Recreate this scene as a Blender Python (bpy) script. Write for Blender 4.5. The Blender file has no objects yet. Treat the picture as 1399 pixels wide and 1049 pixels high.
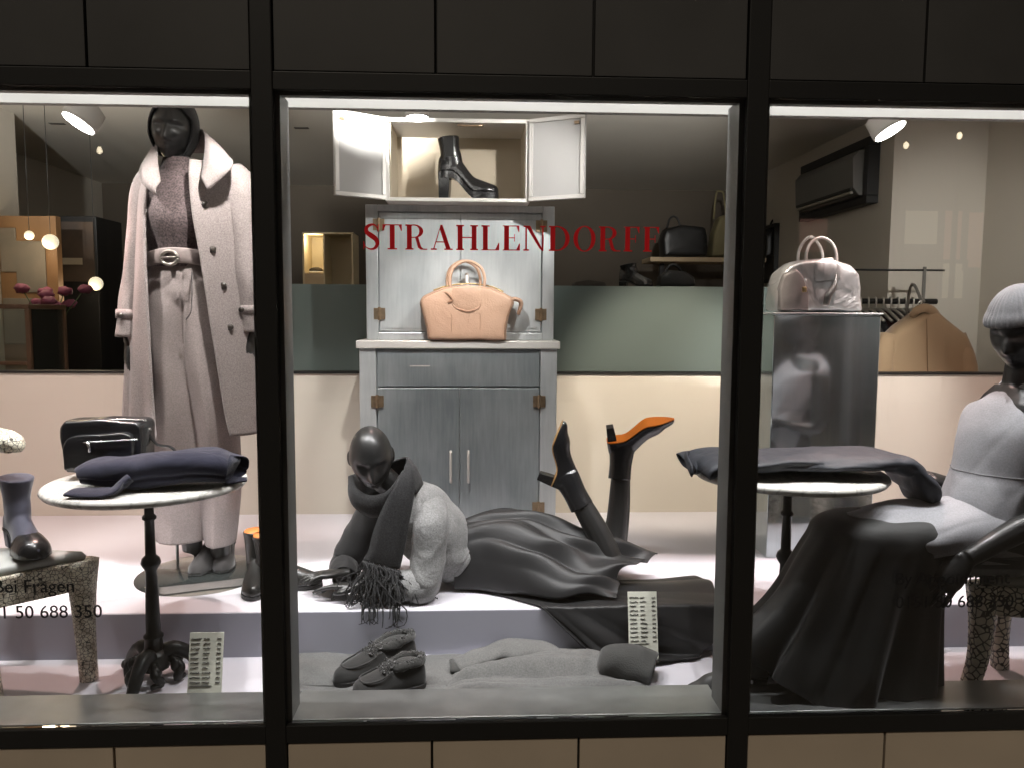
import bpy, math, random
import numpy as np
from mathutils import Vector, Matrix, noise as mnoise
random.seed(7); np.random.seed(7)
PI = math.pi
scene = bpy.context.scene
col = scene.collection

# ------------------------------------------------------------------ camera, sky, exposure
CAM = np.array([0.0, -2.15, 1.567])
FPX, YAW, PITCH, ROLL = 1080.0, 2.6, 5.1, 0.3
_y, _p, _r = (math.radians(v) for v in (YAW, PITCH, ROLL))
FW = np.array([math.sin(_y)*math.cos(_p), math.cos(_y)*math.cos(_p), -math.sin(_p)])
_R = np.array([math.cos(_y), -math.sin(_y), 0.0]); _U = np.cross(_R, FW)
RT = math.cos(_r)*_R + math.sin(_r)*_U
UP = -math.sin(_r)*_R + math.cos(_r)*_U
cd = bpy.data.cameras.new('camera'); cam = bpy.data.objects.new('camera', cd); col.objects.link(cam)
cd.sensor_fit = 'HORIZONTAL'; cd.angle = 2*math.atan(699.5/FPX); cd.clip_start = .05; cd.clip_end = 400
cam.matrix_world = Matrix(((RT[0], UP[0], -FW[0], CAM[0]), (RT[1], UP[1], -FW[1], CAM[1]), (RT[2], UP[2], -FW[2], CAM[2]), (0, 0, 0, 1)))
scene.camera = cam

w = bpy.data.worlds.new('World'); scene.world = w; w.use_nodes = True
nt = w.node_tree; bg = nt.nodes['Background']
sky = nt.nodes.new('ShaderNodeTexSky'); sky.sky_type = 'NISHITA'; sky.sun_disc = False
sky.sun_elevation = math.radians(-4); sky.sun_rotation = math.radians(160)
mixn = nt.nodes.new('ShaderNodeMix'); mixn.data_type = 'RGBA'; mixn.blend_type = 'ADD'; mixn.inputs[0].default_value = 1
nt.links.new(sky.outputs[0], mixn.inputs[6]); mixn.inputs[7].default_value = (.50, .43, .36, 1)   # town glow
nt.links.new(mixn.outputs[2], bg.inputs[0]); bg.inputs[1].default_value = .085
sd = bpy.data.lights.new('sun', 'SUN'); sun = bpy.data.objects.new('sun', sd); col.objects.link(sun)
sd.energy = .80; sd.angle = math.radians(12); sd.color = (1, .88, .72)
sun.rotation_euler = (math.radians(40), 0, math.radians(-14))      # last glow of street lighting from behind the viewer
vs = scene.view_settings; vs.view_transform = 'Standard'; vs.look = 'None'; vs.gamma = 1; vs.exposure = 0
scene.render.engine = 'CYCLES'; scene.cycles.use_denoising = True
scene.cycles.max_bounces = 8; scene.cycles.transparent_max_bounces = 16
scene.cycles.sample_clamp_indirect = 4.0

F1, F2, YS = .40, .557, .485        # lower display floor, upper display floor, face of the step
YG = -.05                           # glass plane

def at(px, py, y):
    d = FW + RT*(px-699.5)/FPX - UP*(py-524.5)/FPX
    return CAM + d*((y-CAM[1])/d[1])
def fl(px, py, z):
    d = FW + RT*(px-699.5)/FPX - UP*(py-524.5)/FPX
    return CAM + d*((z-CAM[2])/d[2])

# ------------------------------------------------------------------ materials
MATS = {}
def rgb(c): return (c[0], c[1], c[2], 1)
def mat(name, color, rough=.6, metal=0., var=0., vscale=8., bump=0., bscale=60., color2=None, sheen=0., coat=0., spec=.5,
        fold=0., fscale=5., speck=0., sscale=400., detail=4., rvar=0.):
    """plain procedural surface: colour with noise, fine relief, optional soft creases and wool flecks"""
    if name in MATS: return MATS[name]
    m = bpy.data.materials.new(name); m.use_nodes = True; MATS[name] = m
    t = m.node_tree; N, L = t.nodes, t.links; b = N['Principled BSDF']
    b.inputs['Base Color'].default_value = rgb(color); b.inputs['Roughness'].default_value = rough
    b.inputs['Metallic'].default_value = metal; b.inputs['Specular IOR Level'].default_value = spec
    if sheen: b.inputs['Sheen Weight'].default_value = sheen; b.inputs['Sheen Roughness'].default_value = .4
    if coat: b.inputs['Coat Weight'].default_value = coat; b.inputs['Coat Roughness'].default_value = .08
    tc = N.new('ShaderNodeTexCoord'); src = tc.outputs['Object']
    cur = None
    if var or color2:
        n = N.new('ShaderNodeTexNoise'); n.inputs['Scale'].default_value = vscale; n.inputs['Detail'].default_value = detail
        L.new(src, n.inputs['Vector'])
        r = N.new('ShaderNodeValToRGB'); L.new(n.outputs['Fac'], r.inputs[0])
        c2 = color2 or tuple(min(1, c*(1+var)) for c in color); c1 = color if color2 else tuple(c*(1-var) for c in color)
        r.color_ramp.elements[0].position = .22; r.color_ramp.elements[1].position = .78
        r.color_ramp.elements[0].color = rgb(c1); r.color_ramp.elements[1].color = rgb(c2)
        cur = r.outputs[0]
        if rvar:
            mr = N.new('ShaderNodeMapRange'); mr.inputs['To Min'].default_value = rough-rvar; mr.inputs['To Max'].default_value = rough+rvar
            L.new(n.outputs['Fac'], mr.inputs['Value']); L.new(mr.outputs[0], b.inputs['Roughness'])
    if speck:
        n = N.new('ShaderNodeTexNoise'); n.inputs['Scale'].default_value = sscale; n.inputs['Detail'].default_value = 2
        L.new(src, n.inputs['Vector'])
        mr = N.new('ShaderNodeMapRange'); mr.inputs['From Min'].default_value = .3; mr.inputs['From Max'].default_value = .7
        mr.inputs['To Min'].default_value = 1-speck; mr.inputs['To Max'].default_value = 1+speck; L.new(n.outputs['Fac'], mr.inputs['Value'])
        mx = N.new('ShaderNodeMix'); mx.data_type = 'RGBA'; mx.blend_type = 'MULTIPLY'; mx.inputs[0].default_value = 1
        if cur: L.new(cur, mx.inputs[6])
        else: mx.inputs[6].default_value = rgb(color)
        L.new(mr.outputs[0], mx.inputs[7]); cur = mx.outputs[2]
    if cur: L.new(cur, b.inputs['Base Color'])
    last = None
    for amt, sc, dist in ((fold, fscale, .03), (bump, bscale, .003)):
        if not amt: continue
        n = N.new('ShaderNodeTexNoise'); n.inputs['Scale'].default_value = sc; n.inputs['Detail'].default_value = 3
        if dist > .01: n.inputs['Distortion'].default_value = 1.2
        L.new(src, n.inputs['Vector'])
        bp = N.new('ShaderNodeBump'); bp.inputs['Strength'].default_value = amt; bp.inputs['Distance'].default_value = dist
        L.new(n.outputs['Fac'], bp.inputs['Height'])
        if last: L.new(last, bp.inputs['Normal'])
        last = bp.outputs[0]
    if last: L.new(last, b.inputs['Normal'])
    return m

def emit(name, color, strength):
    if name in MATS: return MATS[name]
    m = bpy.data.materials.new(name); m.use_nodes = True; MATS[name] = m
    b = m.node_tree.nodes['Principled BSDF']; b.inputs['Base Color'].default_value = rgb(color)
    b.inputs['Emission Color'].default_value = rgb(color); b.inputs['Emission Strength'].default_value = strength
    return m

def glass(name, tint, refl=1.5, rough=.0, haze=0., hazecol=(.5, .55, .5)):
    """thin sheet glass: fresnel reflection over a clear (or milky) sheet"""
    if name in MATS: return MATS[name]
    m = bpy.data.materials.new(name); m.use_nodes = True; MATS[name] = m
    t = m.node_tree; N, L = t.nodes, t.links; N.clear()
    out = N.new('ShaderNodeOutputMaterial'); tr = N.new('ShaderNodeBsdfTransparent'); tr.inputs[0].default_value = rgb(tint)
    gl = N.new('ShaderNodeBsdfGlossy'); gl.inputs['Roughness'].default_value = rough
    fr = N.new('ShaderNodeFresnel'); fr.inputs[0].default_value = refl
    base = tr.outputs[0]
    if haze:
        ad = N.new('ShaderNodeMixShader'); ad.inputs[0].default_value = haze
        df = N.new('ShaderNodeBsdfDiffuse'); df.inputs[0].default_value = rgb(hazecol)
        tl = N.new('ShaderNodeBsdfTranslucent'); tl.inputs[0].default_value = rgb(hazecol)
        m2 = N.new('ShaderNodeMixShader'); m2.inputs[0].default_value = .5
        L.new(df.outputs[0], m2.inputs[1]); L.new(tl.outputs[0], m2.inputs[2])
        L.new(tr.outputs[0], ad.inputs[1]); L.new(m2.outputs[0], ad.inputs[2]); base = ad.outputs[0]
    mx = N.new('ShaderNodeMixShader'); L.new(fr.outputs[0], mx.inputs[0]); L.new(base, mx.inputs[1]); L.new(gl.outputs[0], mx.inputs[2])
    L.new(mx.outputs[0], out.inputs[0])
    return m

def cells(name, light, dark, scale, rough=.45, stretch=(1, 1, 1), thr=(.02, .12), var=.25):
    """snakeskin: voronoi scales outlined dark, patches light and dark"""
    if name in MATS: return MATS[name]
    m = bpy.data.materials.new(name); m.use_nodes = True; MATS[name] = m
    t = m.node_tree; N, L = t.nodes, t.links; b = N['Principled BSDF']; b.inputs['Roughness'].default_value = rough
    tc = N.new('ShaderNodeTexCoord'); mp = N.new('ShaderNodeMapping'); mp.inputs['Scale'].default_value = stretch
    L.new(tc.outputs['Object'], mp.inputs[0])
    v = N.new('ShaderNodeTexVoronoi'); v.feature = 'DISTANCE_TO_EDGE'; v.inputs['Scale'].default_value = scale
    L.new(mp.outputs[0], v.inputs['Vector'])
    r = N.new('ShaderNodeValToRGB'); r.color_ramp.elements[0].position = thr[0]; r.color_ramp.elements[1].position = thr[1]
    r.color_ramp.elements[0].color = rgb(dark); r.color_ramp.elements[1].color = rgb(light); L.new(v.outputs['Distance'], r.inputs[0])
    n = N.new('ShaderNodeTexNoise'); n.inputs['Scale'].default_value = scale*.35; n.inputs['Detail'].default_value = 3; L.new(tc.outputs['Object'], n.inputs['Vector'])
    r2 = N.new('ShaderNodeValToRGB'); r2.color_ramp.elements[0].position = .42; r2.color_ramp.elements[1].position = .55
    r2.color_ramp.elements[0].color = rgb(tuple(1-var*2.6*k for k in (.9, 1, 1.08))); r2.color_ramp.elements[1].color = (1, 1, 1, 1); L.new(n.outputs['Fac'], r2.inputs[0])
    mx = N.new('ShaderNodeMix'); mx.data_type = 'RGBA'; mx.blend_type = 'MULTIPLY'; mx.inputs[0].default_value = 1
    L.new(r.outputs[0], mx.inputs[6]); L.new(r2.outputs[0], mx.inputs[7]); L.new(mx.outputs[2], b.inputs['Base Color'])
    bp = N.new('ShaderNodeBump'); bp.inputs['Strength'].default_value = .4; bp.inputs['Distance'].default_value = .002
    L.new(v.outputs['Distance'], bp.inputs['Height']); L.new(bp.outputs[0], b.inputs['Normal'])
    return m

# ------------------------------------------------------------------ scene graph
ORG = {}
def tag(o, label, cat, group=None):
    o['label'] = label; o['category'] = cat
    if group: o['group'] = group
    return o
def thing(name, label, cat, loc, group=None):
    o = bpy.data.objects.new(name, None); col.objects.link(o); o.empty_display_size = .05
    o.location = Vector(loc); ORG[o] = np.array(loc, float)
    return tag(o, label, cat, group)
def structure(o): o['kind'] = 'structure'; return o

def obj(name, vf, m, parent=None, smooth=True, sub=0, solid=0., bevel=0., off=0.):
    """one mesh object; vf = (world vertices, faces)"""
    v = np.asarray(vf[0], float); f = vf[1]
    if parent is not None: org = ORG[parent]
    else: org = np.array([(v[:, 0].min()+v[:, 0].max())/2, (v[:, 1].min()+v[:, 1].max())/2, v[:, 2].min()])
    me = bpy.data.meshes.new(name); me.from_pydata((v-org).tolist(), [], [list(map(int, q)) for q in f]); me.validate(); me.update()
    if smooth: me.polygons.foreach_set('use_smooth', [True]*len(me.polygons))
    o = bpy.data.objects.new(name, me); col.objects.link(o)
    if m is not None: me.materials.append(m)
    if parent is None: o.location = Vector(org)
    else: o.parent = parent
    ORG[o] = org
    if sub:
        s = o.modifiers.new('sub', 'SUBSURF'); s.levels = s.render_levels = sub
    if solid:
        s = o.modifiers.new('solid', 'SOLIDIFY'); s.thickness = solid; s.offset = off
    if bevel:
        s = o.modifiers.new('bevel', 'BEVEL'); s.width = bevel; s.segments = 2; s.limit_method = 'ANGLE'; s.angle_limit = math.radians(40)
    return o

def join(*parts):
    V, Fa, n = [], [], 0
    for v, f in parts:
        v = np.asarray(v, float); V.append(v); Fa += [[i+n for i in q] for q in f]; n += len(v)
    return np.vstack(V), Fa

def box(c, s, rz=0., tilt=None):
    c = np.array(c, float); hx, hy, hz = s[0]/2, s[1]/2, s[2]/2
    v = np.array([[x, y, z] for x in (-hx, hx) for y in (-hy, hy) for z in (-hz, hz)])
    if tilt is not None: v = v @ np.array(tilt).T
    if rz: v = v @ np.array([[math.cos(rz), -math.sin(rz), 0], [math.sin(rz), math.cos(rz), 0], [0, 0, 1]]).T
    return v+c, [(0, 1, 3, 2), (4, 6, 7, 5), (0, 4, 5, 1), (2, 3, 7, 6), (0, 2, 6, 4), (1, 5, 7, 3)]
def bx(x0, x1, y0, y1, z0, z1): return box(((x0+x1)/2, (y0+y1)/2, (z0+z1)/2), (abs(x1-x0), abs(y1-y0), abs(z1-z0)))

def loft(rings, closed=True, cap0=False, cap1=False):
    R = np.asarray(rings, float); k, n = R.shape[:2]
    v = R.reshape(-1, 3); f = []
    for i in range(k-1):
        for j in range(n if closed else n-1):
            a = i*n+j; b = i*n+(j+1) % n
            f.append((a, b, b+n, a+n))
    if cap0: f.append(tuple(range(n-1, -1, -1)))
    if cap1: f.append(tuple((k-1)*n+j for j in range(n)))
    return v, f

def nrm(v):
    v = np.asarray(v, float); return v/max(1e-9, np.linalg.norm(v))
def spline(pts, n):
    """catmull-rom through rows of any width"""
    P = np.asarray(pts, float); k = len(P); out = []
    Q = np.vstack([2*P[0]-P[1], P, 2*P[-1]-P[-2]])
    for t in np.linspace(0, k-1, n):
        i = min(int(t), k-2); u = t-i; a, b, c, d = Q[i:i+4]
        out.append(.5*((2*b)+(-a+c)*u+(2*a-5*b+4*c-d)*u*u+(-a+3*b-3*c+d)*u**3))
    return np.array(out)
def tube(pts, rad, n=14, side=None, caps=True, res=None, shape=None):
    """swept tube; rad = floats or (along side, across); shape(theta, t) scales the radius"""
    P = np.asarray(pts, float); r = np.array([(q, q) if np.isscalar(q) else q for q in (rad if hasattr(rad, '__len__') else [rad]*len(P))], float)
    if res: B = spline(np.hstack([P, r]), res); P, r = B[:, :3], np.maximum(B[:, 3:], 1e-4)
    k = len(P); rings = []; s = None
    th = np.linspace(0, 2*PI, n, endpoint=False)
    for i in range(k):
        T = nrm(P[min(i+1, k-1)]-P[max(i-1, 0)])
        if side is not None: s0 = np.array(side, float)
        elif s is not None: s0 = s
        else: s0 = np.array([1, 0, 0.]) if abs(T[0]) < .8 else np.array([0, 1, 0.])
        s = nrm(s0-T*np.dot(s0, T)); u = np.cross(T, s)
        k_ = np.ones(n) if shape is None else np.array([shape(a, i/(k-1)) for a in th])
        rings.append(P[i]+np.outer(np.cos(th)*r[i, 0]*k_, s)+np.outer(np.sin(th)*r[i, 1]*k_, u))
    return loft(rings, True, caps, caps)
def lathe(prof, c, n=32, caps=True):
    th = np.linspace(0, 2*PI, n, endpoint=False)
    rings = [np.stack([c[0]+r*np.cos(th), c[1]+r*np.sin(th), np.full(n, c[2]+z)], 1) for r, z in prof]
    return loft(rings, True, caps, caps)
def ell(c, r, n=18, M=None):
    th = np.linspace(0, 2*PI, n, endpoint=False); rings = []
    for p in np.linspace(-PI/2+.08, PI/2-.08, n//2+1):
        v = np.stack([np.cos(p)*np.cos(th)*r[0], np.cos(p)*np.sin(th)*r[1], np.full(n, math.sin(p)*r[2])], 1)
        if M is not None: v = v @ np.array(M).T
        rings.append(v+np.array(c))
    return loft(rings, True, True, True)
def prism(out, a, b):
    """outline (list of 3-D points) extruded by vector: from +a to +b"""
    o = np.asarray(out, float); return loft([o+np.array(a), o+np.array(b)], True, True, True)
def basis(fwd, up):
    """columns: right, forward, up"""
    f = nrm(fwd); r = nrm(np.cross(f, up)); u = np.cross(r, f); return np.stack([r, f, u], 1)
def place(vf, M, t): return np.asarray(vf[0]) @ np.asarray(M).T+np.array(t), vf[1]
def wob(v, amp, sc, seed=0.):
    """uneven surface: push each vertex by smooth noise"""
    v = np.array(v, float)
    for i in range(len(v)):
        q = mnoise.noise_vector(Vector(v[i]*sc)+Vector((seed, seed*1.7, -seed))); v[i] += amp*np.array(q)
    return v
def fuse(name, parts, m, parent, vox=.005, it=4, wobble=None):
    """union of closed shapes as one continuous surface"""
    v, f = join(*parts)
    me = bpy.data.meshes.new('tmp'); me.from_pydata(v.tolist(), [], [list(map(int, q)) for q in f]); me.update()
    t = bpy.data.objects.new('tmp', me); col.objects.link(t)
    r = t.modifiers.new('r', 'REMESH'); r.mode = 'VOXEL'; r.voxel_size = vox
    if it: s = t.modifiers.new('s', 'SMOOTH'); s.factor = .5; s.iterations = it
    ev = t.evaluated_get(bpy.context.evaluated_depsgraph_get()); e = ev.to_mesh()
    n = len(e.vertices); co = np.empty(n*3, np.float32); e.vertices.foreach_get('co', co)
    fs = [tuple(p.vertices) for p in e.polygons]; ev.to_mesh_clear()
    bpy.data.objects.remove(t); bpy.data.meshes.remove(me)
    co = co.reshape(-1, 3).astype(float)
    if wobble: co = wobble(co)
    return obj(name, (co, fs), m, parent)

def text_mesh(s, size, font_extrude=.0008):
    c = bpy.data.curves.new('t', 'FONT'); c.body = s; c.size = size; c.extrude = font_extrude; c.resolution_u = 3
    o = bpy.data.objects.new('t', c); col.objects.link(o)
    ev = o.evaluated_get(bpy.context.evaluated_depsgraph_get()); e = ev.to_mesh()
    v = np.array([tuple(q.co) for q in e.vertices]); f = [tuple(p.vertices) for p in e.polygons]; ev.to_mesh_clear()
    bpy.data.objects.remove(o); bpy.data.curves.remove(c)
    return v, f

# ------------------------------------------------------------------ small cloth solver (drapes a grid of points)
def drape(P, rest_u, rest_v, pins, colliders, steps=70, iters=8, dt=.016, fric=.6, damp=.985, bend=.25, closed=False):
    nu, nv = P.shape[:2]; X = P.reshape(-1, 3).copy(); Vv = np.zeros_like(X); wgt = np.where(pins.reshape(-1), 0., 1.)
    I = np.arange(nu*nv).reshape(nu, nv); B = []
    def batch(a, b, r, st):
        a, b, r = a.ravel(), b.ravel(), np.asarray(r).ravel(); ws = wgt[a]+wgt[b]; k = ws > 0
        if k.any(): B.append((a[k], b[k], r[k], (st*wgt[a]/np.maximum(ws, 1))[k], (st*wgt[b]/np.maximum(ws, 1))[k]))
    for par in (0, 1):
        batch(I[par:-1:2], I[par+1::2][:len(I[par:-1:2])], rest_u[par:nu-1:2], 1)
        batch(I[:, par:-1:2], I[:, par+1::2][:, :I[:, par:-1:2].shape[1]], rest_v[:, par:nv-1:2], 1)
        a, b = I[par:-1:2, :-1], I[par+1::2, 1:][:len(I[par:-1:2])]
        dg = np.sqrt(rest_u[par:nu-1:2, :-1]**2+rest_v[par:nu-1:2, :]**2); batch(a, b, dg, .5)
        a, b = I[par:-1:2, 1:], I[par+1::2, :-1][:len(I[par:-1:2])]; batch(a, b, dg, .5)
    for par in (0, 1):
        ii = [i for i in range(nu-2) if (i//2) % 2 == par]; jj = [j for j in range(nv-2) if (j//2) % 2 == par]
        ii = np.array(ii); jj = np.array(jj)
        batch(I[ii], I[ii+2], rest_u[ii]+rest_u[ii+1], bend); batch(I[:, jj], I[:, jj+2], rest_v[:, jj]+rest_v[:, jj+1], bend)
    for s in range(steps):
        Vv[:, 2] -= 9.8*dt*wgt; Vv *= damp; Q = X+Vv*dt*wgt[:, None]
        for k in range(iters):
            for a, b, r, wa, wb in B:
                d = Q[b]-Q[a]; l = np.sqrt((d*d).sum(1))+1e-9; c = ((l-r)/l)[:, None]*d
                Q[a] += c*wa[:, None]; Q[b] -= c*wb[:, None]
            if k % 3 == 2 or k == iters-1:
                hit = np.zeros(len(Q), bool)
                for cf in colliders: hit |= cf(Q, wgt)
        Vn = (Q-X)/dt; Vn[hit] *= (1-fric); 
        sp = np.sqrt((Vn*Vn).sum(1)); lim = np.minimum(1, 3./np.maximum(sp, 1e-6)); Vv = Vn*lim[:, None]; X = Q
    return X.reshape(nu, nv, 3)
def c_capsule(a, b, ra, rb, e=.004):
    a, b = np.array(a, float), np.array(b, float); ab = b-a; L2 = ab@ab
    def f(Q, w):
        t = np.clip(((Q-a)@ab)/L2, 0, 1); c = a+t[:, None]*ab; d = Q-c; l = np.sqrt((d*d).sum(1))+1e-9; r = ra+(rb-ra)*t+e
        h = (l < r) & (w > 0); Q[h] = c[h]+d[h]*(r[h]/l[h])[:, None]; return h
    return f
def c_step(e=.004):
    def f(Q, w):
        up = Q[:, 1] > YS-e; h1 = (~up) & (Q[:, 2] < F1+e); Q[h1, 2] = F1+e
        h2 = up & (Q[:, 2] < F2+e); side = h2 & ((F2+e-Q[:, 2]) > (Q[:, 1]-YS+e)); top = h2 & ~side
        Q[top, 2] = F2+e; Q[side, 1] = YS-e; return h1 | h2
    return f
def c_disc(c, R, zt, e=.003):
    def f(Q, w):
        d = Q[:, :2]-np.array(c[:2]); r = np.sqrt((d*d).sum(1)); h = (r < R) & (Q[:, 2] < zt+e) & (Q[:, 2] > zt-.03); Q[h, 2] = zt+e
        h2 = (r < R+e) & (Q[:, 2] <= zt-.03+.0) & (Q[:, 2] > zt-.06) & (r > R*.8); 
        Q[h2, :2] = np.array(c[:2])+d[h2]*((R+e)/r[h2])[:, None]; return h | h2
    return f
def grid_vf(G):
    nu, nv = G.shape[:2]; return loft(G, False)
# ================================================================== the setting
M_frame = mat('dark bronze aluminium', (.011, .0108, .0105), .5, .0, var=.15, vscale=3, bump=.05, bscale=400)
M_panel_top = mat('anthracite cladding', (.058, .057, .056), .55, var=.22, vscale=2.6, rvar=.15, bump=.03, bscale=250)
M_panel_low = mat('taupe cladding', (.52, .435, .34), .5, var=.13, vscale=2.6, rvar=.15, bump=.03, bscale=250)
M_alu = mat('brushed aluminium', (.42, .43, .42), .34, .85, var=.12, vscale=14, rvar=.08)
M_floor = mat('lilac white floor paint', (.80, .775, .83), .42, var=.05, vscale=2.2, rvar=.12, bump=.04, bscale=120)
M_cream = mat('cream wall paint', (.74, .685, .60), .75, var=.03, vscale=2.5, bump=.05, bscale=180)
M_ceil = mat('ceiling paint', (.70, .67, .60), .8, var=.03, vscale=2)
M_wallshop = mat('shop wall paint', (.56, .52, .45), .8, var=.05, vscale=1.5)
M_band = mat('bulkhead paint', (.25, .243, .222), .7, var=.02)
M_ground = mat('pavement stone', (.22, .20, .175), .8, var=.2, vscale=6, bump=.3, bscale=80)
M_shopfloor = mat('shop floor boards', (.20, .15, .10), .5, var=.15, vscale=5)
M_bead = mat('grey glazing bead', (.13, .13, .125), .45, .3, var=.1)
M_glass = glass('shop window glass', (.985, .99, .985), 1.42)
M_red = mat('red vinyl lettering', (.86, .014, .022), .4)
M_print = mat('black vinyl print', (.012, .012, .013), .5)

CEIL = 2.86
XL, XR = -3.05, 3.25
structure(obj('pavement', bx(-60, 60, -60, -.02, -.2, 0), M_ground, smooth=False))
structure(obj('display_floor', bx(XL, XR, -.045, YS+.01, .05, F1), M_floor, smooth=False))
structure(obj('display_platform', bx(XL, XR, YS, 1.80, .06, F2), M_floor, smooth=False, bevel=.003))
structure(obj('shaded_riser', bx(XL, XR, YS-.004, YS-.0005, F1+.0005, F2-.003), mat('shaded riser paint', (.40, .40, .46), .5, var=.03, vscale=3), smooth=False))  # shade on the step front painted in as a darker board
structure(obj('shop_floor', bx(-6, 5, 1.90, 8, .05, F1), M_shopfloor, smooth=False))
structure(obj('ceiling', bx(-6, 5, -.045, 8, CEIL, CEIL+.1), M_ceil, smooth=False))
M_wallback = mat('brown back wall', (.10, .082, .062), .8, var=.08, vscale=1.5)
structure(obj('wall_back', bx(-6, 5, 6.2, 6.3, F1, CEIL), M_wallback, smooth=False))
structure(obj('wall_left', bx(XL-.1, XL, -.04, 3.35, .05, CEIL), M_wallshop, smooth=False))
structure(obj('wall_left_far', bx(-3.9, -3.8, 3.35, 6.2, F1, CEIL), M_wallshop, smooth=False))
structure(obj('wall_left_return', bx(-3.9, XL-.1, 3.25, 3.35, F1, CEIL), M_wallshop, smooth=False))
structure(obj('wall_right', bx(XR, XR+.1, -.04, 2.85, .05, CEIL), M_wallshop, smooth=False))
structure(obj('wall_right_return', bx(2.64, XR+.1, 2.85, 2.95, F1, CEIL), M_wallshop, smooth=False))
structure(obj('wall_right_far', bx(2.64, 2.74, 2.95, 6.2, F1, CEIL), M_wallshop, smooth=False))
ZP = at(800, 511, 1.80)[2]
structure(obj('partition_wall', bx(XL, XR, 1.80, 1.86, .05, ZP), M_cream, smooth=False))
structure(obj('partition_cap', bx(XL, XR, 1.790, 1.868, ZP, ZP+.010), M_frame, smooth=False))
ZSO = at(700, 152, .27)[2]
structure(obj('bulkhead', bx(XL, XR, .27, .30, ZSO, CEIL), M_band, smooth=False))

# -------- frosted screen on the partition
M_frost = glass('frosted glass', (.62, .68, .62), 1.45, .12, haze=.82, hazecol=(.31, .375, .355))
fx0, fx1 = at(372, 450, 1.82)[0], at(1064, 450, 1.82)[0]
zt = at(800, 391, 1.82)[2]
t = thing('frosted_screen', 'greenish frosted glass screen standing along the top of the cream partition', 'glass screen', ((fx0+fx1)/2, 1.825, ZP+.010))
for i in range(2):
    a, b = (fx0, (fx0+fx1)/2-.003) if i == 0 else ((fx0+fx1)/2+.003, fx1)
    obj('screen_pane', bx(a, b, 1.822, 1.830, ZP+.012, zt), M_frost, t, smooth=False, bevel=.001)

# -------- shopfront
YF = -.07
mulls = []
for pa, pb in ((351, 380), (1010, 1039)): mulls.append((at(pa, 500, YF)[0], at(pb, 500, YF)[0]))
mw = mulls[0][1]-mulls[0][0]; pitch = mulls[1][0]-mulls[0][0]
mulls = [(mulls[0][0]-pitch*1.02, mulls[0][0]-pitch*1.02+mw)]+mulls+[(mulls[1][0]+pitch*1.03, mulls[1][0]+pitch*1.03+mw)]
zt0, zt1 = at(700, 128, YF)[2], at(700, 103, YF)[2]
zb0, zb1 = at(700, 1010, YF)[2], at(700, 986, YF)[2]
SF = thing('shopfront', 'dark metal framed shopfront with three large display windows and flat cladding panels', 'shopfront', ((mulls[1][0]+mulls[2][1])/2, YF, 0))
for a, b in mulls:
    obj('mullion', bx(a, b, YF, .055, 0.002, 3.3), M_frame, SF, smooth=False, bevel=.003)
for i in range(3):
    a, b = mulls[i][1], mulls[i+1][0]
    obj('top_rail', bx(a, b, YF+.002, -.018, zt0, zt1), M_frame, SF, smooth=False, bevel=.002)
    obj('bottom_rail', bx(a, b, YF+.002, .0, zb0, zb1), M_frame, SF, smooth=False, bevel=.002)
    obj('glazing_bead', join(bx(a, a+.012, YG+.006, .05, zb1, zt0), bx(b-.012, b, YG+.006, .05, zb1, zt0), bx(a+.012, b-.012, YG+.006, -.02, zt0-.008, zt0)), M_bead, SF, smooth=False)
    obj('sill', bx(a, b, YG+.006, .125, F1-.012, zb1+.004), M_alu, SF, smooth=False, bevel=.002)
    obj('backing', bx(a, b, YF+.03, .04, zt1, 3.3), M_frame, SF, smooth=False)
    obj('backing', bx(a, b, YF+.03, -.046, 0.001, zb0), M_frame, SF, smooth=False)
seams_t = [at(115, 50, YF)[0], None, at(595, 50, YF)[0], at(812, 50, YF)[0], None, at(1268, 50, YF)[0]]
seams_b = [at(154, 1030, YF)[0], None, at(590, 1030, YF)[0], at(791, 1030, YF)[0], None, at(1210, 1030, YF)[0]]
def panels(seams, z0, z1, m):
    g = .0035
    cuts = [[mulls[0][1]], [mulls[1][1]], [mulls[2][1]]]
    cuts[0] += [seams[0]-.42, seams[0], mulls[1][0]]; cuts[1] += [seams[2], seams[3], mulls[2][0]]; cuts[2] += [seams[5], seams[5]+.42, mulls[3][0]]
    for c in cuts:
        for a, b in zip(c[:-1], c[1:]):
            obj('cladding_panel', bx(a+g, b-g, YF+.008, YF+.028, z0+g, z1-g), m, SF, smooth=False, bevel=.0015)
panels(seams_t, zt1, 3.3, M_panel_top)
panels(seams_b, .004, zb0, M_panel_low)
panes = []
for i in range(3):
    a, b = mulls[i][1], mulls[i+1][0]
    panes.append(obj('window_pane', bx(a+.001, b-.001, YG-.004, YG+.004, zb1+.001, zt0-.001), M_glass, SF, smooth=False))

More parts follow.
